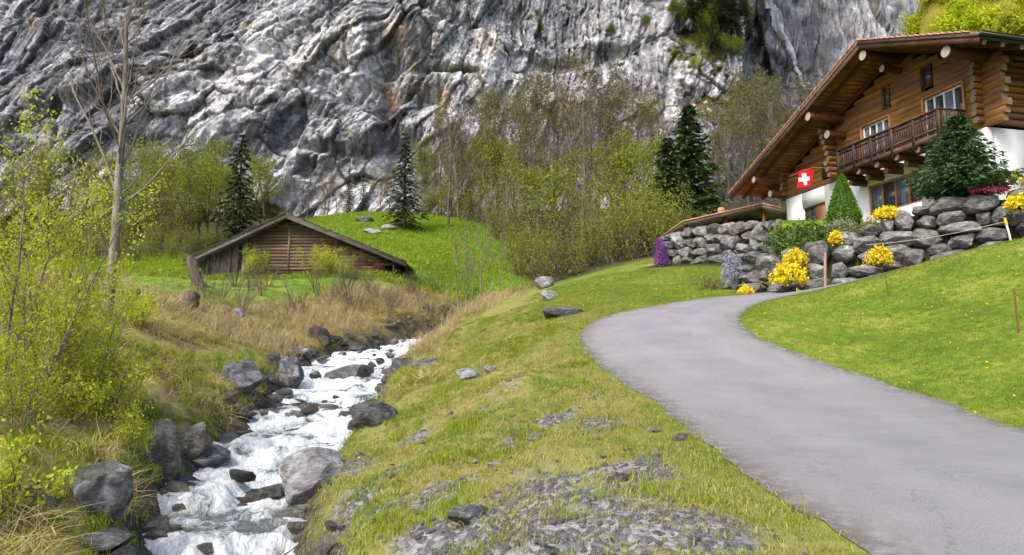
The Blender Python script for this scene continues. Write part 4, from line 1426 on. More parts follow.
# ------------------------------------------------------------------ plants: builders
class Skel:
    """tapered branch tubes plus the places where leaves grow"""
    def __init__(s, seed):
        s.r = np.random.default_rng(seed); s.mb = MB(); s.tips = []; s.tdir = []

    def grow(s, p, d, L, r0, level, P):
        n = P['seg'][level]
        p = np.array(p, float); d = np.array(d, float); d /= np.linalg.norm(d)
        path, rad = [p.copy()], [r0]
        r1 = r0 * P['taper'][level]
        dirs = [d.copy()]
        for i in range(n):
            d = d + s.r.normal(size=3) * P['wob'][level] + np.array([0, 0, P['up'][level]])
            d /= np.linalg.norm(d)
            p = p + d * L / n
            path.append(p.copy()); dirs.append(d.copy())
            rad.append(r0 + (r1 - r0) * (i + 1) / n)
        s.mb.tube(path, rad, P['sides'][level], cap=False)
        last = level == P['levels'] - 1
        if level >= P['leaf_from']:
            for f in np.arange(.15, 1.01, 1.0 / P['leafn'][level]):
                k = f * n; i = min(int(k), n - 1)
                s.tips.append(path[i] + (path[i + 1] - path[i]) * (k - i)); s.tdir.append(dirs[i])
        if last: return
        m = P['kids'][level]
        m = int(m + s.r.integers(-1, 2)) if m > 3 else m
        for j in range(m):
            f = P['start'][level] + (1 - P['start'][level]) * (j + s.r.uniform(.1, .9)) / m
            k = f * n; i = min(int(k), n - 1)
            q = path[i] + (path[i + 1] - path[i]) * (k - i)
            ax = dirs[i]
            side = np.cross(ax, s.r.normal(size=3)); side /= np.linalg.norm(side) + 1e-9
            a = P['ang'][level] * s.r.uniform(.75, 1.25)
            cd = ax * math.cos(a) + side * math.sin(a)
            rr = (rad[i] + (rad[i + 1] - rad[i]) * (k - i)) * P['rk'][level]
            LL = L * P['lk'][level] * (1 - P['fall'][level] * (f - P['start'][level]) / (1 - P['start'][level] + 1e-6)) * s.r.uniform(.7, 1.2)
            s.grow(q, cd, LL, rr, level + 1, P)


def leaf_cards(pos, size, r, per=1, spread=.1, aspect=.55, up=.3, bend=.0, shape='leaf'):
    """leaf-shaped quads round each position; returns verts, quads, tint per vertex"""
    pos = np.repeat(np.asarray(pos), per, axis=0)
    n = len(pos)
    clump = np.repeat(r.uniform(0, 1, n // per if per else n), per)
    pos = pos + r.normal(size=(n, 3)) * spread
    d = r.normal(size=(n, 3)); d[:, 2] += up; d /= np.linalg.norm(d, axis=1)[:, None]
    b = np.cross(d, r.normal(size=(n, 3))); b /= np.linalg.norm(b, axis=1)[:, None]
    s = (size * r.uniform(.65, 1.35, n))[:, None]
    w = s * aspect
    V = np.stack([pos, pos + d * s * .45 + b * w * .5, pos + d * s, pos + d * s * .55 - b * w * .5], 1)
    tint = np.clip(.6 * clump + .4 * r.uniform(0, 1, n), 0, 1)
    F = np.arange(n * 4).reshape(n, 4)
    return V.reshape(-1, 3), F, np.repeat(tint, 4)


def leaf_mesh(name, parts, mat):
    V = np.concatenate([p[0] for p in parts]); T = np.concatenate([p[2] for p in parts])
    F = []; o = 0
    for p in parts: F.append(p[1] + o); o += len(p[0])
    me = np_mesh(name, V, np.concatenate(F), mat)
    col_attr(me, 'tint', np.stack([T, T, T], 1))
    return me


def plant_meshes(seed, h, r0, P, leaf=None, n=1, bark='bark_far', lsize=.2, per=3, spread=.3, stems=1, splay=.0, aspect=.55, name='tree', tilt=(0, 0)):
    """trunk mesh and crown mesh of one plant, base at the origin"""
    sk = Skel(seed)
    for i in range(stems):
        a = sk.r.uniform(0, 6.28)
        d = (math.cos(a) * splay * sk.r.uniform(.3, 1) + tilt[0], math.sin(a) * splay * sk.r.uniform(.3, 1) + tilt[1], 1)
        off = (math.cos(a) * r0 * (1.5 if stems > 1 else 0), math.sin(a) * r0 * (1.5 if stems > 1 else 0), -.35 if h > 2 else -.12)
        sk.grow(off, d, h * (1 if i == 0 else sk.r.uniform(.6, 1)), r0 * (1 if i == 0 else sk.r.uniform(.6, 1)), 0, P)
    tr = sk.mb.mesh(name + '_wood', M[bark], True)
    cr = None
    if leaf:
        tips = np.array(sk.tips)
        cr = leaf_mesh(name + '_leaves', [leaf_cards(tips, lsize, sk.r, per, spread, aspect)], M[leaf])
    return tr, cr


def spruce_meshes(seed, h, w, tiers, mat, bark='bark_dark', lsize=.3, droop=.25, top=.0, sparse=1.0, base=.06):
    r = np.random.default_rng(seed)
    mb = MB()
    mb.tube([(0, 0, -.4), (0, 0, h * .5), (0, 0, h)], [h * .018, h * .011, .01], 7, False)
    pos = []; dirs = []
    for k in range(tiers):
        f = base + (1 - base) * k / tiers
        z = h * f
        L0 = w * .5 * (1 - f) ** .85 * r.uniform(.8, 1.1) + .08
        nb = max(4, int((9 - 4 * f) * sparse))
        a0 = r.uniform(0, 6.28)
        for j in range(nb):
            a = a0 + j * 6.283 / nb + r.uniform(-.25, .25)
            L = L0 * r.uniform(.7, 1.2)
            pts = []
            for q in np.linspace(0, 1, 5):
                pts.append((math.cos(a) * L * q, math.sin(a) * L * q, z + L * (.12 * q - droop * q * q) + .06 * L * max(0, q - .7)))
            mb.tube(pts, [.02 * h / 10 * (1 - .8 * q) + .004 for q in np.linspace(0, 1, 5)], 3, False)
            m = max(5, int(26 * L / (w * .5) + 5))
            q = r.uniform(.12, 1.0, m)
            X = np.stack([math.cos(a) * L * q, math.sin(a) * L * q, z + L * (.12 * q - droop * q * q)], 1)
            sd = np.array([-math.sin(a), math.cos(a), 0])
            X += sd[None] * (r.uniform(-1, 1, m) * L * .22 * (1.15 - q))[:, None]
            X[:, 2] -= r.uniform(0, .10, m) * L * .8
            pos.append(X)
            dd = np.stack([np.full(m, math.cos(a)), np.full(m, math.sin(a)), np.full(m, -.35)], 1) + sd[None] * r.uniform(-1, 1, m)[:, None] * .9
            dirs.append(dd)
    X = np.concatenate(pos); D = np.concatenate(dirs)
    D += r.normal(size=D.shape) * .25
    D /= np.linalg.norm(D, axis=1)[:, None]
    n = len(X)
    B = np.cross(D, np.array([0, 0, 1.0]) + r.normal(size=(n, 3)) * .4); B /= np.linalg.norm(B, axis=1)[:, None]
    s = (lsize * r.uniform(.6, 1.3, n))[:, None]
    V = np.stack([X - D * s * .2, X + D * s * .3 + B * s * .24, X + D * s, X + D * s * .3 - B * s * .24], 1).reshape(-1, 3)
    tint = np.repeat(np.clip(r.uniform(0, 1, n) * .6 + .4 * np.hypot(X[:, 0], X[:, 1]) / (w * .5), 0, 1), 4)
    me = np_mesh('spruce_needles', V, np.arange(n * 4).reshape(n, 4), M[mat])
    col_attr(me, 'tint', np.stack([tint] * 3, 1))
    return mb.mesh('spruce_wood', M[bark], True), me


PLACED = []
def place(name, cat, label, meshes, x, y, scale=1.0, rotz=None, z=None, group=None, sink=.05, sxy=1.0, tilt=(0, 0), parts=('trunk', 'crown')):
    z = ground(x, y) if z is None else z
    o = thing(name, label, cat, (x, y, z - sink), random.uniform(0, 6.28) if rotz is None else rotz, group)
    o.rotation_euler[0], o.rotation_euler[1] = tilt
    o.scale = (scale * sxy, scale * sxy, scale)
    for nm, me in zip(parts, meshes):
        if me is not None: link(nm, me, o)
    PLACED.append(o)
    return o


ORD = ['', 'second ', 'third ', 'fourth ', 'fifth ', 'sixth ', 'seventh ', 'eighth ', 'ninth ', 'tenth ', 'eleventh ', 'twelfth ', 'thirteenth ', 'fourteenth ', 'fifteenth ', 'sixteenth ', 'seventeenth ', 'eighteenth ', 'nineteenth ', 'twentieth ']
ORDL = ['leftmost '] + [q for q in ORD[1:]]


def row(spec, name, cat, fmt, protos, base_h, group, parts=('trunk', 'crown'), sxy=None):
    """a row of plants from (u, depth, height) sorted by their place from the left; fmt takes the ordinal"""
    for i, (u, d, h) in enumerate(sorted(spec)):
        p = at(u, 277, d)
        k = (i * 7 + int(u)) % len(protos)
        lab = fmt % ('leftmost ' if i == 0 else ORD[i], '' if i == 0 else ' from the left')
        place(name, cat, lab, protos[k], p[0], p[1], h / base_h, None, None, group, .1, (sxy or 1.0) * random.uniform(.85, 1.15), parts=parts)


PD = dict(levels=4, seg=[9, 6, 5, 3], taper=[.25, .3, .3, .4], wob=[.05, .12, .15, .18], up=[.02, .05, .05, .02], sides=[7, 5, 4, 3], leaf_from=2, leafn=[0, 0, 4, 4],
          kids=[13, 7, 5, 0], start=[.28, .2, .15, 0], ang=[.75, .7, .7, 0], rk=[.5, .55, .55, 0], lk=[.42, .5, .5, 0], fall=[.55, .3, .2, 0])
BARE = dict(PD, kids=[15, 8, 6, 0], start=[.25, .15, .1, 0], ang=[.6, .6, .6, 0], lk=[.45, .5, .55, 0], up=[.02, .08, .06, .03])
SLIM = dict(PD, kids=[12, 6, 4, 0], start=[.22, .15, .1, 0], ang=[.5, .6, .7, 0], lk=[.32, .5, .5, 0])
BUSH = dict(PD, levels=3, seg=[6, 5, 3], taper=[.3, .3, .4], wob=[.12, .15, .2], up=[.02, .04, .02], sides=[5, 4, 3], leaf_from=1, leafn=[0, 4, 4], kids=[7, 5, 0], start=[.2, .15, 0], ang=[.6, .7, 0], rk=[.55, .55, 0], lk=[.5, .5, 0], fall=[.4, .3, 0])

T_SPRING = [plant_meshes(500 + i, 10, .13, PD, 'leaf_spring', bark='bark_dark', lsize=.21, per=1, spread=.35) for i in range(3)]
T_SLIM = [plant_meshes(520 + i, 10, .10, SLIM, 'leaf_bush', bark='bark_far', lsize=.15, per=1, spread=.25) for i in range(2)]
T_OLIVE = [plant_meshes(540 + i, 12, .15, BARE, 'leaf_olive', bark='bark_far', lsize=.16, per=1, spread=.2) for i in range(2)]
T_BARE = [plant_meshes(560 + i, 12, .15, BARE, None, bark='bark_far') for i in range(3)]
T_BUSH = [plant_meshes(580 + i, 4, .05, BUSH, 'leaf_bush', bark='bark_brown', lsize=.12, per=2, spread=.22, stems=9, splay=.55) for i in range(3)]
T_BRUSH = [plant_meshes(600 + i, 2.0, .018, BUSH, None, bark='bark_brown', stems=10, splay=.7) for i in range(3)]
T_BRUSHL = [plant_meshes(610 + i, 2.2, .018, BUSH, 'leaf_lime', bark='bark_brown', lsize=.07, per=2, spread=.06, stems=8, splay=.5) for i in range(3)]
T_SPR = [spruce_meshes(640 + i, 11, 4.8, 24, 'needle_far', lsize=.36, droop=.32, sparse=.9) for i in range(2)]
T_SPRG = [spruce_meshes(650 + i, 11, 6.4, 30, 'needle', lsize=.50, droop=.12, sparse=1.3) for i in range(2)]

# wood on the left, behind the meadow
row([(8, 64, 8), (45, 70, 9.5), (78, 66, 8.5), (140, 68, 9.5), (160, 78, 10), (178, 70, 9), (196, 76, 10.5), (213, 72, 9), (262, 84, 9), (28, 82, 11), (110, 84, 11.5), (150, 64, 8), (187, 64, 7.5), (205, 66, 7.5), (225, 70, 8), (248, 78, 8.5), (130, 62, 6.5), (168, 74, 10)],
    'deciduous_tree', 'tree', '%syellow-green tree%s in the wood behind the barn meadow', T_SPRING, 10, 'spring trees behind the barn meadow')
row([(2, 58, 2.2), (22, 60, 2.6), (44, 57, 2.2), (70, 60, 2.8), (92, 58, 2.4), (112, 60, 2.6), (135, 58, 2.2), (150, 61, 2.8), (172, 60, 2.4), (190, 62, 2.8), (210, 63, 2.6), (230, 66, 3.0), (10, 70, 4.5), (58, 74, 4.5), (100, 72, 4.5), (122, 68, 4), (165, 70, 4.5), (182, 76, 5), (142, 78, 5)],
    'shrub', 'shrub', '%slow bush%s edging the wood behind the barn meadow', T_BUSH, 4, 'bushes at the edge of the left wood', parts=('stem', 'foliage'))
row([(60, 95, 12), (152, 88, 12), (188, 90, 12), (280, 100, 9), (305, 104, 8.5), (128, 74, 11), (20, 100, 13), (90, 90, 12), (205, 84, 11.5), (170, 82, 12), (222, 92, 11), (252, 96, 10.5), (40, 88, 12), (325, 100, 7.5)],
    'bare_tree', 'tree', '%sbare grey tree%s in the wood left of the barn roof', T_BARE, 12, 'bare trees behind the barn meadow')
place('spruce_tree', 'tree', 'tall dark spruce rising from the wood left of the barn ridge', T_SPR[0], *at(236, 277, 64)[:2], 1.02)
place('spruce_tree', 'tree', 'dark spruce standing alone on the green slope right of the barn', T_SPR[1], *at(403, 277, 78)[:2], 1.02)
row([(347, 105, 8.5), (361, 108, 7.5)], 'spruce_tree', 'tree', '%sslim dark spruce%s at the cliff foot above the barn', T_SPR, 11, 'slim spruces at the cliff foot', sxy=.6)
row([(322, 112, 7), (335, 110, 6.5), (378, 106, 7.5), (422, 104, 9), (438, 100, 9.5), (388, 112, 8)], 'bare_tree', 'tree', '%sthin bare tree%s along the top of the green slope', T_OLIVE, 12, 'thin trees along the slope top')

# thicket in the middle
row([(428, 98, 10), (446, 100, 11), (468, 96, 11.5), (508, 74, 12), (528, 66, 10), (575, 72, 11), (618, 70, 11.5), (645, 62, 9.5), (662, 72, 11), (456, 104, 11), (486, 92, 12), (498, 84, 11), (517, 82, 12.5), (545, 62, 9.5), (560, 80, 12), (592, 62, 10), (605, 78, 12), (632, 76, 11)],
    'deciduous_tree', 'tree', '%spale yellow-green tree%s in the thicket between the slope and the chalet', T_SLIM + T_SPRING[:1], 10, 'leafing trees of the middle thicket')
row([(458, 92, 15), (500, 86, 16), (538, 80, 19), (556, 88, 17), (583, 76, 17.5), (600, 84, 19), (622, 82, 17), (640, 90, 17), (480, 100, 17), (660, 96, 16), (570, 98, 19), (448, 84, 13), (515, 92, 16), (525, 76, 14.5), (610, 94, 18), (590, 90, 18), (650, 78, 14), (440, 96, 12)],
    'bare_tree', 'tree', '%stall bare brown tree%s standing against the grey cliff', T_BARE + T_OLIVE + T_OLIVE, 12, 'tall bare trees against the cliff')
row([(430, 95, 5), (452, 94, 5.5), (476, 92, 5.5), (497, 82, 5), (520, 60, 4.5), (585, 50, 3.8), (612, 48, 4.6), (638, 46, 5.2), (655, 44, 4.0), (680, 50, 4.2), (705, 52, 4.5), (540, 58, 5), (625, 56, 6)],
    'shrub', 'shrub', '%sbushy yellow-green shrub%s at the foot of the middle thicket', T_BUSH, 4, 'shrubs along the foot of the thicket', parts=('stem', 'foliage'))
place('shrub', 'shrub', 'wide many-stemmed budding shrub at the top of the lawn beyond the flat stone', T_BUSH[1], *hit(556, 281)[:2], 1.12, sxy=1.1, parts=('stem', 'foliage'))
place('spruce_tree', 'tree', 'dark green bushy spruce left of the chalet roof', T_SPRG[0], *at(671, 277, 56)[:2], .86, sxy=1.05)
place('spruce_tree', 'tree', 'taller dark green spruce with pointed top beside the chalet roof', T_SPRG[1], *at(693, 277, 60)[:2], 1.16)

# trees behind the chalet roof
row([(722, 62, 11), (742, 66, 13.5), (765, 70, 14.5), (782, 76, 15.5), (800, 74, 14), (752, 80, 15), (730, 84, 14)],
    'deciduous_tree', 'tree', '%sthin olive-leaved tree%s behind the left slope of the chalet roof', T_OLIVE, 12, 'olive trees behind the chalet roof')
row([(828, 108, 15), (846, 112, 14), (865, 112, 12)], 'bare_tree', 'tree', '%sleafless brown tree%s above the chalet roof against the far cliff', T_BARE, 12, 'bare trees above the chalet roof')

# saplings by the ravine, trunks pale
T_SAP = [plant_meshes(700 + i, 6, .045, dict(SLIM, kids=[8, 4, 3, 0], start=[.35, .2, .1, 0]), 'leaf_olive', bark='bark', lsize=.07, per=1, spread=.1) for i in range(2)]
row([(459, 40, 5.5), (472, 41, 6.5), (480, 39.5, 6.0), (491, 41, 6.8), (499, 42, 5.5), (466, 43, 6.2)], 'sapling', 'tree', '%sslender pale-stemmed sapling%s at the edge of the ravine', T_SAP, 6, 'saplings by the ravine')

# cliff ledge growth
led = [(702, 12, 'S', 11), (722, 28, 'S', 11), (730, 8, 'S', 12), (746, 28, 'S', 10), (686, 30, 'S', 8), (713, 38, 'S', 9), (760, 40, 'S', 9), (768, 72, 'S', 9), (698, 22, 'S', 9), (716, 8, 'S', 11), (733, 24, 'S', 10), (738, 40, 'S', 9), (680, 22, 'L', 6), (705, 32, 'L', 6.5), (745, 18, 'L', 6), (752, 48, 'L', 6), (690, 8, 'S', 10), (708, 4, 'S', 9), (725, 14, 'S', 8), (742, 6, 'S', 9), (756, 20, 'S', 9), (748, 34, 'S', 8), (700, 45, 'L', 5), (722, 50, 'L', 5.5), (735, 52, 'L', 5), (712, 18, 'L', 5), (728, 4, 'L', 5), (672, 12, 'L', 4.5), (560, 98, 'B', 6), (590, 92, 'B', 6), (620, 96, 'B', 6), (655, 105, 'B', 6), (682, 118, 'B', 6), (540, 28, 'L', 3.5), (610, 30, 'L', 3.5), (645, 22, 'L', 3.5), (480, 78, 'B', 5), (520, 110, 'B', 6), (765, 60, 'S', 8), (772, 95, 'B', 7), (760, 120, 'L', 6)]
cnt = {}
T_LEDGE = plant_meshes(590, 6, .09, PD, 'leaf_ledge', bark='bark_dark', lsize=.26, per=1, spread=.5)
for u, v, kind, h in sorted(led):
    i = cnt.get(kind, 0); cnt[kind] = i + 1
    p = cliff_hit(u, v + 4)
    nm, lab, pr, bh, grp = {'S': ('spruce_tree', '%ssmall dark spruce%s clinging to the cliff spur by the waterfall', T_SPR, 11, 'spruces on the cliff spur'),
                            'L': ('deciduous_tree', '%sbright green tree%s growing on a ledge of the cliff', [T_LEDGE], 6, 'leafy trees on the cliff ledges'),
                            'B': ('bare_tree', '%ssmall bare tree%s growing on a ledge of the cliff', T_BARE, 12, 'bare trees on the cliff ledges')}[kind]
    place(nm, 'tree', lab % ('leftmost ' if i == 0 else ORD[i], '' if i == 0 else ' from the left'), pr[i % len(pr)], p[0], p[1] - (.9 if kind != 'B' else -.2), h / bh, z=p[2] - (1.2 if kind != 'B' else 0), group=grp, sxy=1.2 if kind == 'L' else 1, sink=.3)

# ------------------------------------------------------------------ left foreground
FG = dict(PD, levels=4, kids=[16, 8, 5, 0], start=[.32, .15, .15, 0], ang=[.62, .6, .6, 0], lk=[.5, .5, .5, 0], rk=[.42, .5, .5, 0], up=[.0, .06, .05, .03], wob=[.03, .10, .14, .16], seg=[12, 8, 6, 4], sides=[10, 6, 5, 4], fall=[.35, .3, .2, 0])
tb = hit(106, 318)
place('bare_tree', 'tree', 'tall bare grey tree on the left bank in front of the cliff', plant_meshes(721, 8.5, .15, FG, None, bark='bark', tilt=(.07, 0)), tb[0], tb[1], 1.0, 0.0, sink=0)
YNG = dict(PD, levels=3, seg=[9, 6, 4], taper=[.25, .3, .4], wob=[.07, .12, .16], up=[.02, .06, .03], sides=[6, 4, 3], leaf_from=1, leafn=[0, 6, 6], kids=[13, 6, 0], start=[.18, .15, 0], ang=[.6, .6, 0], rk=[.5, .5, 0], lk=[.34, .45, 0], fall=[.4, .3, 0])
T_YNG = [plant_meshes(740 + i, 4, .028, YNG, 'leaf_lime', bark='bark', lsize=.058, per=2, spread=.06, stems=3, splay=.40, aspect=.55) for i in range(3)]
fg = [(4, 11.5, 4.3), (34, 11.0, 4.2), (64, 12.2, 4.0), (98, 13.0, 2.3), (-20, 9.5, 3.6), (24, 9.6, 2.0), (84, 12.6, 3.2)]
row(fg, 'young_tree', 'shrub', '%slime-green leafing young tree%s at the left edge of the picture', T_YNG, 4, 'lime young trees on the left bank', parts=('stem', 'foliage'))
T_LOW = [plant_meshes(760 + i, 1.1, .012, BUSH, 'leaf_lime', bark='bark_brown', lsize=.055, per=1, spread=.05, stems=8, splay=.8) for i in range(3)]
low = [(20, 400), (60, 385), (95, 390), (140, 330), (30, 430), (75, 430), (110, 420), (55, 340), (90, 345), (125, 455), (5, 520)]
for i, (u, v) in enumerate(sorted(low)):
    p = hit(u, v)
    place('shrub', 'shrub', ('%slow lime-green bush%s on the left stream bank' % ('leftmost ' if i == 0 else ORD[i], '' if i == 0 else ' from the left')), T_LOW[i % 3], p[0], p[1], random.uniform(.7, 1.25), group='low bushes on the left bank', parts=('stem', 'foliage'))

# dead brush on the bank below the barn and leafing brush in front of it
br = [(222, 297), (236, 288), (250, 292), (262, 300), (330, 305), (352, 312), (375, 302), (392, 310), (408, 296), (420, 306), (300, 315), (345, 292), (366, 288), (268, 288), (205, 300), (385, 322), (240, 310), (437, 296), (318, 296), (430, 318)]
for i, (u, v) in enumerate(sorted(br)):
    p = hit(u, v)
    place('brush', 'shrub', '%sleafless brown brush clump%s on the bank below the barn' % ('leftmost ' if i == 0 else ORD[i], '' if i == 0 else ' from the left'), T_BRUSH[i % 3], p[0], p[1], random.uniform(.75, 1.3), group='leafless brush on the bank below the barn', parts=('stem',))
for i, (u, v, s) in enumerate([(250, 278, .9), (262, 277, .8), (318, 278, 1.0), (332, 277, .95), (345, 280, .7)]):
    p = hit(u, v)
    place('shrub', 'shrub', '%syellow-green sprig bush%s in front of the barn wall' % ('leftmost ' if i == 0 else ORD[i], '' if i == 0 else ' from the left'), T_BRUSHL[i % 3], p[0], p[1], s, group='sprig bushes before the barn', parts=('stem', 'foliage'))

# ------------------------------------------------------------------ garden plants on and by the wall
def mound(seed, n, rx, ry, rz, mat, lsize, per=2, aspect=.6, up=.4, flowers=None, fsize=.05, fn=0, lump=.25):
    """a cushion: leaf cards through the outer shell of a lumpy half-ellipsoid"""
    r = np.random.default_rng(seed)
    d = r.normal(size=(n, 3)); d[:, 2] = np.abs(d[:, 2]) * .9 - .1; d /= np.linalg.norm(d, axis=1)[:, None]
    rad = r.uniform(.55, 1.0, n) ** .6 * (1 + lump * fbm(d[:, 0] * 2.2 + seed, d[:, 1] * 2.2, d[:, 2] * 2.2, oct=2, seed=seed))
    X = d * rad[:, None] * np.array([rx, ry, rz])
    out = [leaf_mesh('foliage_m', [leaf_cards(X, lsize, r, per, lsize * .5, aspect, up)], M[mat])]
    if flowers:
        k = r.integers(0, n, fn)
        out.append(leaf_mesh('flower_m', [leaf_cards(X[k] * 1.06, fsize, r, 3, fsize * .6, .8, .8)], M[flowers]))
    mb = MB()
    for j in range(7):
        a = r.uniform(0, 6.28)
        mb.tube([(0, 0, -.15), (math.cos(a) * rx * .3, math.sin(a) * ry * .3, rz * .4), (math.cos(a) * rx * .6, math.sin(a) * ry * .6, rz * .75)], [.02, .014, .006], 4, False)
    return [mb.mesh('stem_m', M['bark_brown'], True)] + out


def garden(name, cat, label, meshes, u, v, d, parts, group=None, rotz=0.0, lift=0.0):
    p = at(u, v, d)
    return place(name, cat, label, meshes, p[0], p[1], 1.0, rotz, p[2] + lift, group, 0, parts=parts)


PX = lambda d: d / FPX
yf = ('stem', 'foliage', 'flowers')
d = 25.3
for u, v, rx, rz, dd, lab in ((790, 281, .66, .78, 25.2, 'big yellow flowering bush at the foot of the wall beside the wooden post'),
                              (796, 262, .44, .46, 25.7, 'yellow flowering bush above the big yellow one on the wall'),
                              (880, 262, .42, .50, 24.0, 'yellow flower cushion hanging in the middle of the dark wall'),
                              (887, 217, .40, .34, 24.9, 'yellow flower cushion on top of the wall below the chalet window'),
                              (836, 241, .20, .34, 25.6, 'small yellow flower tuft on the wall top by the round green bush'),
                              (1020, 207, .40, .40, 22.6, 'yellow flower cushion on the wall at the right picture edge'),
                              (746, 294, .22, .24, 26.2, 'low yellow flower tuft between the rocks by the road bend')):
    garden('flowering_bush', 'bush', lab, mound(int(u), 420, rx * .86, rx * .7, rz * .86, 'leaf_bush', .07, 2, .4, .5, 'flower_yellow', .075, 520, .3), u, v, dd, yf, 'yellow flower cushions on the stone wall')
garden('flowering_bush', 'bush', 'long yellow flower bed on the wall top beside the dwarf pine', mound(31, 400, 1.3, .4, .35, 'leaf_bush', .07, 2, .4, .5, 'flower_yellow', .06, 350), 1010, 185, 24.5, yf)
garden('rhododendron', 'bush', 'round dark green leafy bush at the wall corner below the chalet door', mound(41, 900, 1.35, 1.1, 1.05, 'leaf_green', .17, 2, .45, .4, lump=.4), 806, 250, 27.2, ('stem', 'foliage'))
garden('shrub', 'bush', 'loose brownish green shrub on the wall under the chalet window', mound(43, 700, 1.1, .8, .75, 'leaf_olive', .10, 2, .4, .6, lump=.5), 864, 240, 26.0, ('stem', 'foliage'))
garden('cushion_plant', 'plant', 'pale grey-green cushion plant spilling between the rocks near the cone bush', mound(44, 500, .6, .5, .5, 'leaf_grey', .07, 2, .5, .5), 842, 232, 26.5, ('stem', 'foliage'))
garden('cushion_plant', 'plant', 'purple flowering cushion draped down the left end of the pale wall', mound(45, 600, .34, .5, 1.5, 'flower_purple', .06, 3, .8, .3, lump=.15), 661, 265, 36.2, ('stem', 'flowers'))
garden('cushion_plant', 'plant', 'pale blue flowering cushion on the rocks at the road bend', mound(46, 500, .42, .4, .95, 'flower_blue', .06, 3, .8, .3), 733, 277, 27.2, ('stem', 'flowers'))
garden('cushion_plant', 'plant', 'flat red-pink flower cushion on the wall top under the dwarf pine', mound(47, 300, .6, .3, .16, 'flower_pink', .06, 3, .8, .5), 990, 192, 23.6, ('stem', 'flowers'))
garden('shrub', 'bush', 'yellowish bush at the left end of the dark wall', mound(48, 400, .5, .5, .55, 'leaf_bush', .08, 2, .4, .5), 783, 236, 29, ('stem', 'foliage'))
garden('shrub', 'bush', 'dry brown-green tuft among the rocks left of the blue cushion', mound(49, 400, .6, .5, .35, 'leaf_olive', .09, 2, .3, .8, lump=.5), 712, 287, 27.3, ('stem', 'foliage'))
# clipped cone
r = np.random.default_rng(51)
n = 7000
zz = r.uniform(0, 1, n) ** 1.3
an = r.uniform(0, 6.28, n)
rad = .78 * np.clip((1 - zz) ** .75, .02, 1) * np.minimum(1, .8 + zz * 1.5) * r.uniform(.8, 1.02, n)
X = np.stack([np.cos(an) * rad, np.sin(an) * rad, zz * 2.15], 1)
cone = [MB().tube([(0, 0, -.3), (0, 0, 1.2)], [.05, .02], 6).mesh('stem_m', M['bark_brown']), leaf_mesh('cone_leaves', [leaf_cards(X, .075, r, 2, .02, .6, .6)], M['leaf_box'])]
cb = at(844, 224, 27.5)
place('clipped_bush', 'bush', 'bright green clipped cone-shaped bush in front of the white chalet wall', cone, cb[0], cb[1], .88, 0, cb[2], None, .0, parts=('stem', 'foliage'))
# dwarf pine: dense cone of upswept branches
pine = spruce_meshes(53, 2.75, 2.9, 34, 'needle_pine', 'bark_brown', lsize=.17, droop=-.12, sparse=1.9, base=.03)
pb = at(962, 196, 24.4)
o = place('dwarf_pine', 'tree', 'dense dark green dwarf pine on the wall top at the chalet corner', pine, pb[0], pb[1], 1.08, 0, pb[2], None, .1)
# two dark flower pots on the wall top
M['pot'] = m_flat('dark_pot', (.03, .03, .032), .6, .3, .2)
for i, (u, lab) in enumerate(((997, 'left dark flower pot on the garden wall by the white chalet wall'), (1013, 'right dark flower pot on the garden wall by the white chalet wall'))):
    p = at(u, 181, 24.6)
    pot = MB()
    an = np.arange(14) * 2 * math.pi / 14
    V = []; prof = [(.13, 0), (.17, .26), (.19, .26), (.19, .31), (.15, .31), (.14, .24)]
    for rr, z in prof: V += [(rr * math.cos(a), rr * math.sin(a), z) for a in an]
    F = [tuple(range(14))[::-1]] + [(k * 14 + j, k * 14 + (j + 1) % 14, (k + 1) * 14 + (j + 1) % 14, (k + 1) * 14 + j) for k in range(5) for j in range(14)] + [tuple(range(70, 84))]
    pot.add(V, F)
    tag(pot.obj('flower_pot', M['pot'], None, True, 40, loc=tuple(p)), lab, 'flower pot', 'dark pots on the garden wall')

# ------------------------------------------------------------------ boulders and stones, one by one
def boulder(label, u, v, w, h, kind='boulder', k=0, depth=None, rot=0.0, tilt=(0, 0), sink=.30, group=None, name='boulder', thick=.8):
    """u,v = middle of the rock's foot in the photo; w,h its size there in pixels"""
    p = hit(u, v)
    d = proj(p)[2]
    W, Hh = w * d / FPX, h * d / FPX
    me = {'boulder': BOULD, 'wet': WETS, 'pale': PALES}[kind]
    o = link(name, me[k % len(me)], None, (p[0], p[1] + W * thick * .25, p[2] + Hh * (.5 - sink * .5) ), (tilt[0], tilt[1], rot), (W * .55, W * .5 * thick, Hh * (.5 + sink * .5)))
    return tag(o, label, 'rock', group)


boulder('large grey boulder with white veins low on the left bank', 92, 528, 62, 78, 'boulder', 0, tilt=(.1, .45))
boulder('black wet slab standing upright at the left water edge', 157, 474, 38, 54, 'wet', 1, tilt=(0, .15))
boulder('dark angular boulder set in the dry grass of the left bank', 234, 393, 46, 38, 'boulder', 2, tilt=(0, .35))
boulder('dark wet boulder right of the upright black slab', 186, 457, 34, 34, 'wet', 2)
boulder('flat brown-grey boulder at the left water edge below the dry grass tuft', 200, 468, 48, 22, 'boulder', 3)
boulder('pale grey boulder with dark underside on the right side of the water', 312, 497, 62, 48, 'pale', 0, rot=.4, tilt=(0, -.2))
boulder('rust-stained grey boulder at the right water edge upstream', 372, 429, 44, 32, 'boulder', 4)
boulder('wide dark flat rock dividing the stream', 345, 382, 46, 18, 'wet', 3)
boulder('dark brown boulder on the left bank by the upper stream', 287, 388, 30, 34, 'boulder', 5, tilt=(0, .5))
boulder('small dark rock in the white water right of the upper left bank', 293, 425, 18, 14, 'wet', 4)
boulder('low wet rock in the middle of the upper rapids', 325, 412, 26, 9, 'wet', 5)
boulder('flat grey stone lying in the grass beside the road bend', 562, 316, 44, 12, 'boulder', 1, rot=.1, thick=.6)
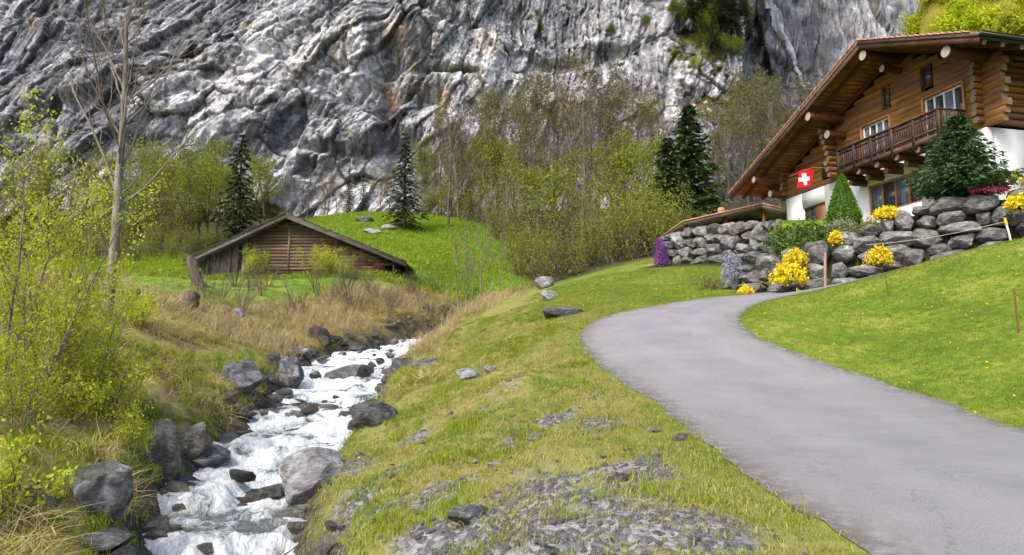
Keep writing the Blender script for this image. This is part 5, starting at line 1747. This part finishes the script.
boulder('pale stone among dead grass above the flat stone', 548, 300, 18, 10, 'pale', 1)
boulder('pale stone at the ravine edge below the many-stemmed shrub', 545, 288, 20, 12, 'pale', 2)
boulder('dark boulder in the left bank beside the vein-streaked boulder', 38, 512, 52, 26, 'wet', 0, tilt=(0, .5))
boulder('dark rock at the lower left picture corner', 98, 553, 56, 24, 'boulder', 2)
boulder('long flat wet rock jutting into the foam on the left', 172, 497, 48, 14, 'wet', 4, rot=-.4, tilt=(0, .25))
boulder('second flat wet rock below the jutting one', 168, 515, 42, 16, 'wet', 1, rot=-.2)
boulder('flat rock at the bottom left water edge', 155, 545, 60, 20, 'wet', 5)
boulder('dark rock in the rapids next to the pale boulder', 268, 498, 28, 13, 'wet', 2)
boulder('dark rock below the pale boulder at the right water edge', 292, 524, 40, 18, 'wet', 3)
boulder('grey slab in the gravelly right bank at the bottom', 470, 524, 44, 20, 'boulder', 0, rot=.3)
boulder('two-tone grey stone in the right bank grass', 470, 380, 26, 12, 'pale', 0, rot=.5)
boulder('small white stone beside the grey one in the right bank grass', 489, 372, 14, 7, 'pale', 1)
boulder('white stone standing in the brush below the barn', 238, 322, 11, 14, 'pale', 2)
boulder('pale rock on the green slope beside the lone spruce', 388, 230, 14, 7, 'pale', 0)
boulder('pale flat rock on the green slope left of the lone spruce', 371, 234, 18, 6, 'pale', 1)
boulder('dark rock hump high on the green slope', 364, 222, 18, 8, 'boulder', 1)
boulder('brown mossy rock at the foot of the right bank upstream', 425, 372, 40, 14, 'boulder', 3)
boulder('dark rock at the head of the visible rapids', 345, 350, 40, 12, 'wet', 0)
boulder('mossy yellow-green rock by the upper left stream edge', 300, 356, 24, 12, 'boulder', 5)
boulder('wet rock splitting the water at the upper right edge', 401, 372, 24, 16, 'wet', 4)
# countless cobbles of the stream bed: individuals that nothing tells apart
rr_ = random.Random(5)
spots = []
for i in range(170):
    k = rr_.randrange(20, int(len(ST) * .8))
    sd_ = rr_.choice((-1, 1)) * (ST[k, 3] * .5 + rr_.uniform(-.12, .6))
    tx, ty = ST[min(k + 1, len(ST) - 1), :2] - ST[k - 1, :2]
    L_ = math.hypot(tx, ty)
    x, y = ST[k, 0] + ty / L_ * sd_, ST[k, 1] - tx / L_ * sd_
    s = rr_.uniform(.06, .20) * (1 + y * .015)
    z = ground(x, y)
    o = link('cobble', rr_.choice(WETS[:4] if rr_.random() < .75 else BOULD[:3]), None, (x, y, z + s * .25), (rr_.uniform(-.4, .4), rr_.uniform(-.4, .4), rr_.uniform(0, 6)), (s * rr_.uniform(.8, 1.5), s, s * rr_.uniform(.5, .9)))
    tag(o, 'dark wet cobble along the water edge of the stream', 'stone', 'wet cobbles along the stream')
for i in range(26):       # cobbles breaking the rapids
    k = rr_.randrange(24, int(len(ST) * .72))
    sd_ = rr_.uniform(-.5, .5) * ST[k, 3] * .85
    tx, ty = ST[k + 1, :2] - ST[k - 1, :2]
    L_ = math.hypot(tx, ty)
    x, y = ST[k, 0] + ty / L_ * sd_, ST[k, 1] - tx / L_ * sd_
    s = rr_.uniform(.06, .16) * (1 + y * .015)
    o = link('cobble', rr_.choice(WETS), None, (x, y, ST[k, 2] - .06 + s * .05), (rr_.uniform(-.4, .4), rr_.uniform(-.4, .4), rr_.uniform(0, 6)), (s * rr_.uniform(.9, 1.6), s, s * rr_.uniform(.55, .9)))
    tag(o, 'small dark cobble breaking the white water of the rapids', 'stone', 'cobbles in the rapids')

# loose grey stones lying in the verge
for i in range(46):
    u, v = rr_.uniform(310, 700), rr_.uniform(405, 556)
    p = hit(u, v)
    if inside(np.array([p[0]]), np.array([p[1]]), ROAD_POLY)[0]: continue
    s = rr_.uniform(.025, .10)
    o = link('stone', rr_.choice(BOULD[:2] + PALES), None, (p[0], p[1], p[2] + s * .2), (rr_.uniform(-.4, .4), rr_.uniform(-.4, .4), rr_.uniform(0, 6)), (s * rr_.uniform(.9, 1.7), s, s * rr_.uniform(.4, .8)))
    tag(o, 'small grey stone lying loose in the gravelly verge', 'stone', 'loose stones in the verge')

# stumps
def stump(label, u, v, h, r0, lean, mat='bark_dark'):
    p = hit(u, v)
    mb = MB()
    n = 9
    path = [np.array([lean * f * h, 0, h * f]) for f in np.linspace(-.15, 1, 6)]
    mb.tube(path, [r0 * 1.5, r0 * 1.15, r0, r0 * .95, r0 * .9, r0 * .55], n)
    for a in (.4, 2.2, 4.1, 5.3):
        mb.tube([(0, 0, .15 * h), (math.cos(a) * r0 * 1.7, math.sin(a) * r0 * 1.7, -.02), (math.cos(a) * r0 * 2.6, math.sin(a) * r0 * 2.6, -.25)], [r0 * .5, r0 * .35, r0 * .15], 6)
    me = mb.mesh('stump', M[mat], True, 45)
    V = np.empty(len(me.vertices) * 3, dtype=np.float32); me.vertices.foreach_get('co', V); V = V.reshape(-1, 3)
    V += (fbm(V[:, 0] * 5, V[:, 1] * 5, V[:, 2] * 3, oct=3, seed=int(u))[:, None] * .3 * r0).astype(np.float32)
    me.vertices.foreach_set('co', V.ravel())
    o = link('tree_stump', me, None, tuple(p))
    return tag(o, label, 'stump')
stump('leaning dead brown stump left of the barn on the bank edge', 199, 288, 1.7, .30, -.35, 'bark_brown')
stump('dark rotten stump on the left bank beside the bare tree', 131, 304, .5, .28, .1)
stump('short dark stump in the brush below the left barn corner', 188, 312, .8, .35, .15, 'bark_brown')
stump('dark brown root block at the head of the stream', 318, 340, .6, .5, .0)

# posts, stakes and a cord along the lawn edge
M['stake_wood'] = m_wood('stake_wood', (.20, .13, .08), (.34, .23, .15), (.46, .34, .24), .85, 2)
M['stake_white'] = m_flat('white_stake', (.62, .60, .56), .7, .2, .1)
M['rust'] = m_flat('rusty_rod', (.16, .065, .028), .8, .2, .3, 20)
def post(name, label, u, v0, v1, r, mat, lean=0.0, depth=None, n=8, group=None, cat='post'):
    p = hit(u, v0) if depth is None else at(u, v0, depth)
    d = proj(p)[2]
    h = (v0 - v1) * d / FPX
    mb = MB().tube([(0, 0, -.25), (lean * h * .5, 0, h * .5), (lean * h, 0, h * .985), (lean * h, 0, h)], [r, r, r * .98, r * .8], n)
    o = link(name, mb.mesh(name, M[mat], True, 40), None, tuple(p))
    return tag(o, label, cat, group), p, h
post('wooden_post', 'slim wooden post at the road edge in front of the dark wall', 825, 285, 252, .045, 'stake_wood', .06, 23.2)
o, sp, sh_ = post('marker_stake', 'white stake leaning on the lawn edge before the right end of the wall', 1013, 246, 219, .028, 'stake_white', -.22, 20.6)
MB().tube([(-.22 * sh_ * .8, 0, sh_ * .8), (-.22 * sh_, 0, sh_ + .05)], [.04, .035], 8).obj('tip', M['flower_yellow'], o, True)
post('marker_rod', 'thin rusty rod standing in the lawn below the wall', 889, 297, 273, .014, 'rust', -.10, None, 6, cat='rod')
post('marker_rod', 'rusty rod with orange top near the right picture edge', 1019, 334, 288, .018, 'rust', -.03, None, 6, cat='rod')
a, b = Vector(sp) + Vector((-.2 * sh_, 0, sh_ * .92)), Vector(at(866, 245, 24.0))
pts = [a.lerp(b, f) - Vector((0, 0, .10 * math.sin(math.pi * f))) for f in np.linspace(0, 1, 14)]
tag(MB().tube([tuple(p) for p in pts], .006, 5).obj('cord', M['stake_white'], None, True), 'thin pale cord strung from the white stake along the dark wall', 'cord')
# things on the shed roof
o = MB().tube([(0, 0, 0), (0, 0, .18), (0, 0, .22), (0, 0, .34)], [.16, .20, .22, .14], 10).obj('clay_pot', M['tile'], None, True, 40, loc=tuple(Vector((sx0 - 2.0, sy0 - 1.0, PLAT_Z - .1 + zr - .235 * 2.0 + .03))))
tag(o, 'small pink clay pot standing on the low shed roof', 'pot')

# ------------------------------------------------------------------ grass, straw and gravel (nobody could count these)
def tuft_mesh(name, seed, n, h, spread, width, mat, droop=.5, seg=2):
    r = np.random.default_rng(seed)
    V = []; F = []; T = []; o = 0
    for i in range(n):
        a = r.uniform(0, 6.28); p = np.array([r.normal() * spread, r.normal() * spread, -.02])
        dv = np.array([math.cos(a), math.sin(a), 0]); sd = np.array([-math.sin(a), math.cos(a), 0])
        hh = h * r.uniform(.55, 1.25); w = width * r.uniform(.7, 1.3); dr = droop * r.uniform(.3, 1.3)
        ks = np.linspace(0, 1, seg + 1)
        for q in ks:
            c = p + dv * hh * dr * q * q + np.array([0, 0, hh * (q - .45 * dr * q * q)])
            ww = w * (1 - q) ** .7
            if q < 1: V += [c - sd * ww, c + sd * ww]
            else: V += [c]
        for j in range(seg - 1): F.append((o + 2 * j, o + 2 * j + 1, o + 2 * j + 3, o + 2 * j + 2))
        F.append((o + 2 * seg - 2, o + 2 * seg - 1, o + 2 * seg))
        m = 2 * seg + 1
        T += [r.uniform(0, 1)] * m; o += m
    q4 = np.array([f for f in F if len(f) == 4]); t3 = np.array([f for f in F if len(f) == 3])
    me = np_mesh(name, V, [x for x in (q4, t3) if len(x)], mat)
    col_attr(me, 'tint', np.stack([np.array(T)] * 3, 1))
    return me


def m_grass(name, cols, trans=.3):
    t = NT(name)
    P = t.pos()
    big = t.noise(P, .75, 5, .65)
    tint = t.sep(t.attr('tint'))[0]
    f = t.math('ADD', t.math('MULTIPLY', big, .55), t.math('MULTIPLY_ADD', t.rand(), .28, t.math('MULTIPLY', tint, .22)))
    c = t.ramp(f, [(.32, cols[0]), (.5, cols[1]), (.68, cols[2])])
    d = t.pbr(c, .6, spec=.2)
    tr = t.n('ShaderNodeBsdfTranslucent', i_Color=c).outputs[0]
    mx = t.n('ShaderNodeMixShader', i_0=trans)
    t.set(mx.inputs[1], d); t.set(mx.inputs[2], tr)
    return t.done(mx.outputs[0])


M['g_lawn'] = m_grass('lawn_blade', [(.085, .165, .014), (.155, .24, .018), (.28, .30, .05)])
M['g_dry'] = m_grass('verge_blade', [(.14, .20, .018), (.26, .28, .04), (.38, .35, .13)])
M['g_straw'] = m_grass('straw_blade', [(.24, .20, .06), (.42, .34, .13), (.52, .45, .21)], .2)
M['g_green'] = m_grass('green_blade', [(.12, .20, .012), (.20, .28, .018), (.31, .35, .03)])
M['g_brown'] = m_grass('dead_stem', [(.18, .135, .065), (.32, .25, .12), (.45, .37, .20)], .1)
M['peb'] = m_rock('pebble', (.17, .17, .178), (.32, .32, .335), (.5, .5, .51), 0, False, .3)
LIB = []


def scatter(name, label, pts, proto, smin, smax, seed, tilt=.15, cat='grass'):
    """instances of one small mesh on points of the ground"""
    r = np.random.default_rng(seed)
    n = len(pts)
    me = bpy.data.meshes.new(name)
    me.vertices.add(n)
    me.vertices.foreach_set('co', np.asarray(pts, dtype=np.float32).ravel())
    a = me.attributes.new('rot', 'FLOAT_VECTOR', 'POINT')
    a.data.foreach_set('vector', np.stack([r.normal(size=n) * tilt, r.normal(size=n) * tilt, r.uniform(0, 6.28, n)], 1).astype(np.float32).ravel())
    a = me.attributes.new('size', 'FLOAT', 'POINT')
    a.data.foreach_set('value', r.uniform(smin, smax, n).astype(np.float32))
    o = link(name, me)
    src = bpy.data.objects.new(name + '_piece', proto)
    LIB.append(src)
    g = bpy.data.node_groups.new(name, 'GeometryNodeTree')
    g.interface.new_socket('Geometry', in_out='INPUT', socket_type='NodeSocketGeometry')
    g.interface.new_socket('Geometry', in_out='OUTPUT', socket_type='NodeSocketGeometry')
    N = g.nodes
    gi, go = N.new('NodeGroupInput'), N.new('NodeGroupOutput')
    ip = N.new('GeometryNodeInstanceOnPoints')
    oi = N.new('GeometryNodeObjectInfo'); oi.inputs['Object'].default_value = src
    ra = N.new('GeometryNodeInputNamedAttribute'); ra.data_type = 'FLOAT_VECTOR'; ra.inputs['Name'].default_value = 'rot'
    sa = N.new('GeometryNodeInputNamedAttribute'); sa.data_type = 'FLOAT'; sa.inputs['Name'].default_value = 'size'
    g.links.new(gi.outputs[0], ip.inputs['Points'])
    g.links.new(oi.outputs['Geometry'], ip.inputs['Instance'])
    g.links.new(ra.outputs['Attribute'], ip.inputs['Rotation'])
    g.links.new(sa.outputs['Attribute'], ip.inputs['Scale'])
    g.links.new(ip.outputs[0], go.inputs[0])
    md = o.modifiers.new('scatter', 'NODES'); md.node_group = g
    tag(o, label, cat, None, 'stuff')
    return o


def sample(n, x0, x1, y0, y1, keep, seed, ypow=1.0):
    r = np.random.default_rng(seed)
    x = r.uniform(x0, x1, n); y = y0 + (y1 - y0) * r.uniform(0, 1, n) ** ypow
    u, v, d = proj(np.stack([x, y, H(x, y, False)], 1))
    m = (u > -90) & (u < 1110) & (v < 640)
    x, y = x[m], y[m]
    lw, gv, bk, wd, sm = covers(x, y)
    rd = inside(x, y, ROAD_POLY)
    rd &= np.minimum(near(x, y, RL)[0], near(x, y, RR)[0]) > .07
    w = keep(x, y, lw, gv, bk, wd, sm)
    w = np.where(rd, 0, w)
    m = r.uniform(0, 1, len(x)) < w
    x, y = x[m], y[m]
    return np.stack([x, y, H(x, y)], 1)


nz = lambda x, y, f, s: fbm(x * f, y * f, oct=3, seed=s)
lawn_t = tuft_mesh('lawn_tuft', 1, 16, .050, .045, .0035, M['g_lawn'], .5)
dry_t = tuft_mesh('verge_tuft', 2, 16, .055, .05, .0035, M['g_dry'], .8)
green_t = tuft_mesh('green_tuft', 3, 20, .13, .05, .0045, M['g_green'], .6)
straw_t = tuft_mesh('straw_tuft', 4, 22, .34, .07, .005, M['g_straw'], 1.5, 3)
bankg_t = tuft_mesh('bank_tuft', 5, 18, .24, .07, .006, M['g_green'], .8, 3)
dead_t = tuft_mesh('dead_stem_tuft', 6, 10, .75, .12, .006, M['g_brown'], .9, 3)
mead_t = tuft_mesh('meadow_tuft', 7, 18, .16, .16, .014, M['g_green'], .6)
scatter('lawn_grass', 'short bright green grass of the lawn by the chalet', sample(150000, -1, 19, 4, 34, lambda x, y, l, g, b, w, s: l * (1 - w) * (1 - s), 1, .9), lawn_t, .7, 1.3, 1)
scatter('verge_grass', 'short yellowish grass on the verge between stream and road', sample(110000, -5, 5, 2.5, 30, lambda x, y, l, g, b, w, s: np.clip(1 - .6 * l, 0, 1) * (1 - .68 * g) * (.35 + .65 * sstep(-.28, .08, nz(x, y, 1.6, 97))) * (1 - w) * (1 - s) * (1 - .7 * b), 2, 1.1), dry_t, .6, 1.5, 2)
scatter('verge_clumps', 'taller green grass clumps on the verge and right bank', sample(30000, -5, 5, 2.5, 32, lambda x, y, l, g, b, w, s: sstep(.05, .35, nz(x, y, 1.1, 91)) * (1 - .72 * g) * (1 - w) * (1 - .8 * s) * np.where(x < 1.5, 1, .25), 3, 1.1), green_t, .5, 1.2, 3)
scatter('lawn_weeds', 'taller grass and weed tufts dotted over the mown lawn', sample(9000, 1, 19, 5, 34, lambda x, y, l, g, b, w, s: l * (1 - w) * sstep(.0, .4, nz(x, y, .9, 98)) * .8, 12), green_t, .35, .7, 12)
scatter('straw_grass', 'long dry straw grass hanging over the left bank', sample(42000, -26, -1, 5, 44, lambda x, y, l, g, b, w, s: b * sstep(-.2, .2, nz(x, y, .5, 92)) * (1 - s) * (1 - w), 4, 1.2), straw_t, .6, 1.3, 4, .35)
scatter('bank_grass', 'fresh green grass on the left bank', sample(34000, -26, -1, 5, 46, lambda x, y, l, g, b, w, s: b * sstep(-.05, .3, nz(x, y, .45, 93)) * (1 - s) * (1 - w) * sstep(30, 14, y + 3 * x * 0) + b * .15 * (1 - w) * (1 - s), 5, 1.2), bankg_t, .6, 1.3, 5, .25)
scatter('dead_stems', 'dead brown stems matted on the bank below the barn', sample(8000, -18, 1, 24, 43, lambda x, y, l, g, b, w, s: b * sstep(-.25, .2, nz(x, y, .35, 94)) * (1 - s), 6), dead_t, .6, 1.4, 6, .4)
scatter('meadow_grass', 'green meadow grass round the barn and up the slope', sample(60000, -50, 8, 44, 95, lambda x, y, l, g, b, w, s: l * (1 - w), 7, 1.3), mead_t, .7, 1.6, 7)
scatter('gravel', 'grey gravel lying bare in the verge', sample(60000, -4, 5, 3.0, 16, lambda x, y, l, g, b, w, s: np.clip(g, 0, 1) * .34 + .02 * (1 - l), 8, 1.2), rock_mesh('pebble', 900, M['peb'], 1, 7, (1, 1, .7), .6, .95), .007, .034, 8, .6, 'gravel')
fl_m = leaf_mesh('dandelion_m', [leaf_cards(np.array([[0, 0, .05], [0, 0, .05], [0, 0, .05]]), .03, np.random.default_rng(3), 3, .008, .9, .6)], M['flower_yellow'])
scatter('dandelions', 'tiny yellow dandelions dotted over the grass', sample(2600, -3, 18, 4, 32, lambda x, y, l, g, b, w, s: .22 * (1 - g) * (1 - w) * sstep(8, 11, y) * sstep(0, .4, nz(x, y, .4, 95) + .2), 9), fl_m, .5, 1.0, 9, .2, 'flowers')
alp_t = plant_meshes(595, 5, .1, BUSH, 'leaf_lime', bark='bark_far', lsize=.5, per=3, spread=.5, stems=6, splay=.5)
scatter('hillside_wood', 'bright yellow-green wood covering the alp above the chalet roof', ALP_PTS, alp_t[1], .8, 1.5, 11, .1, 'wood')
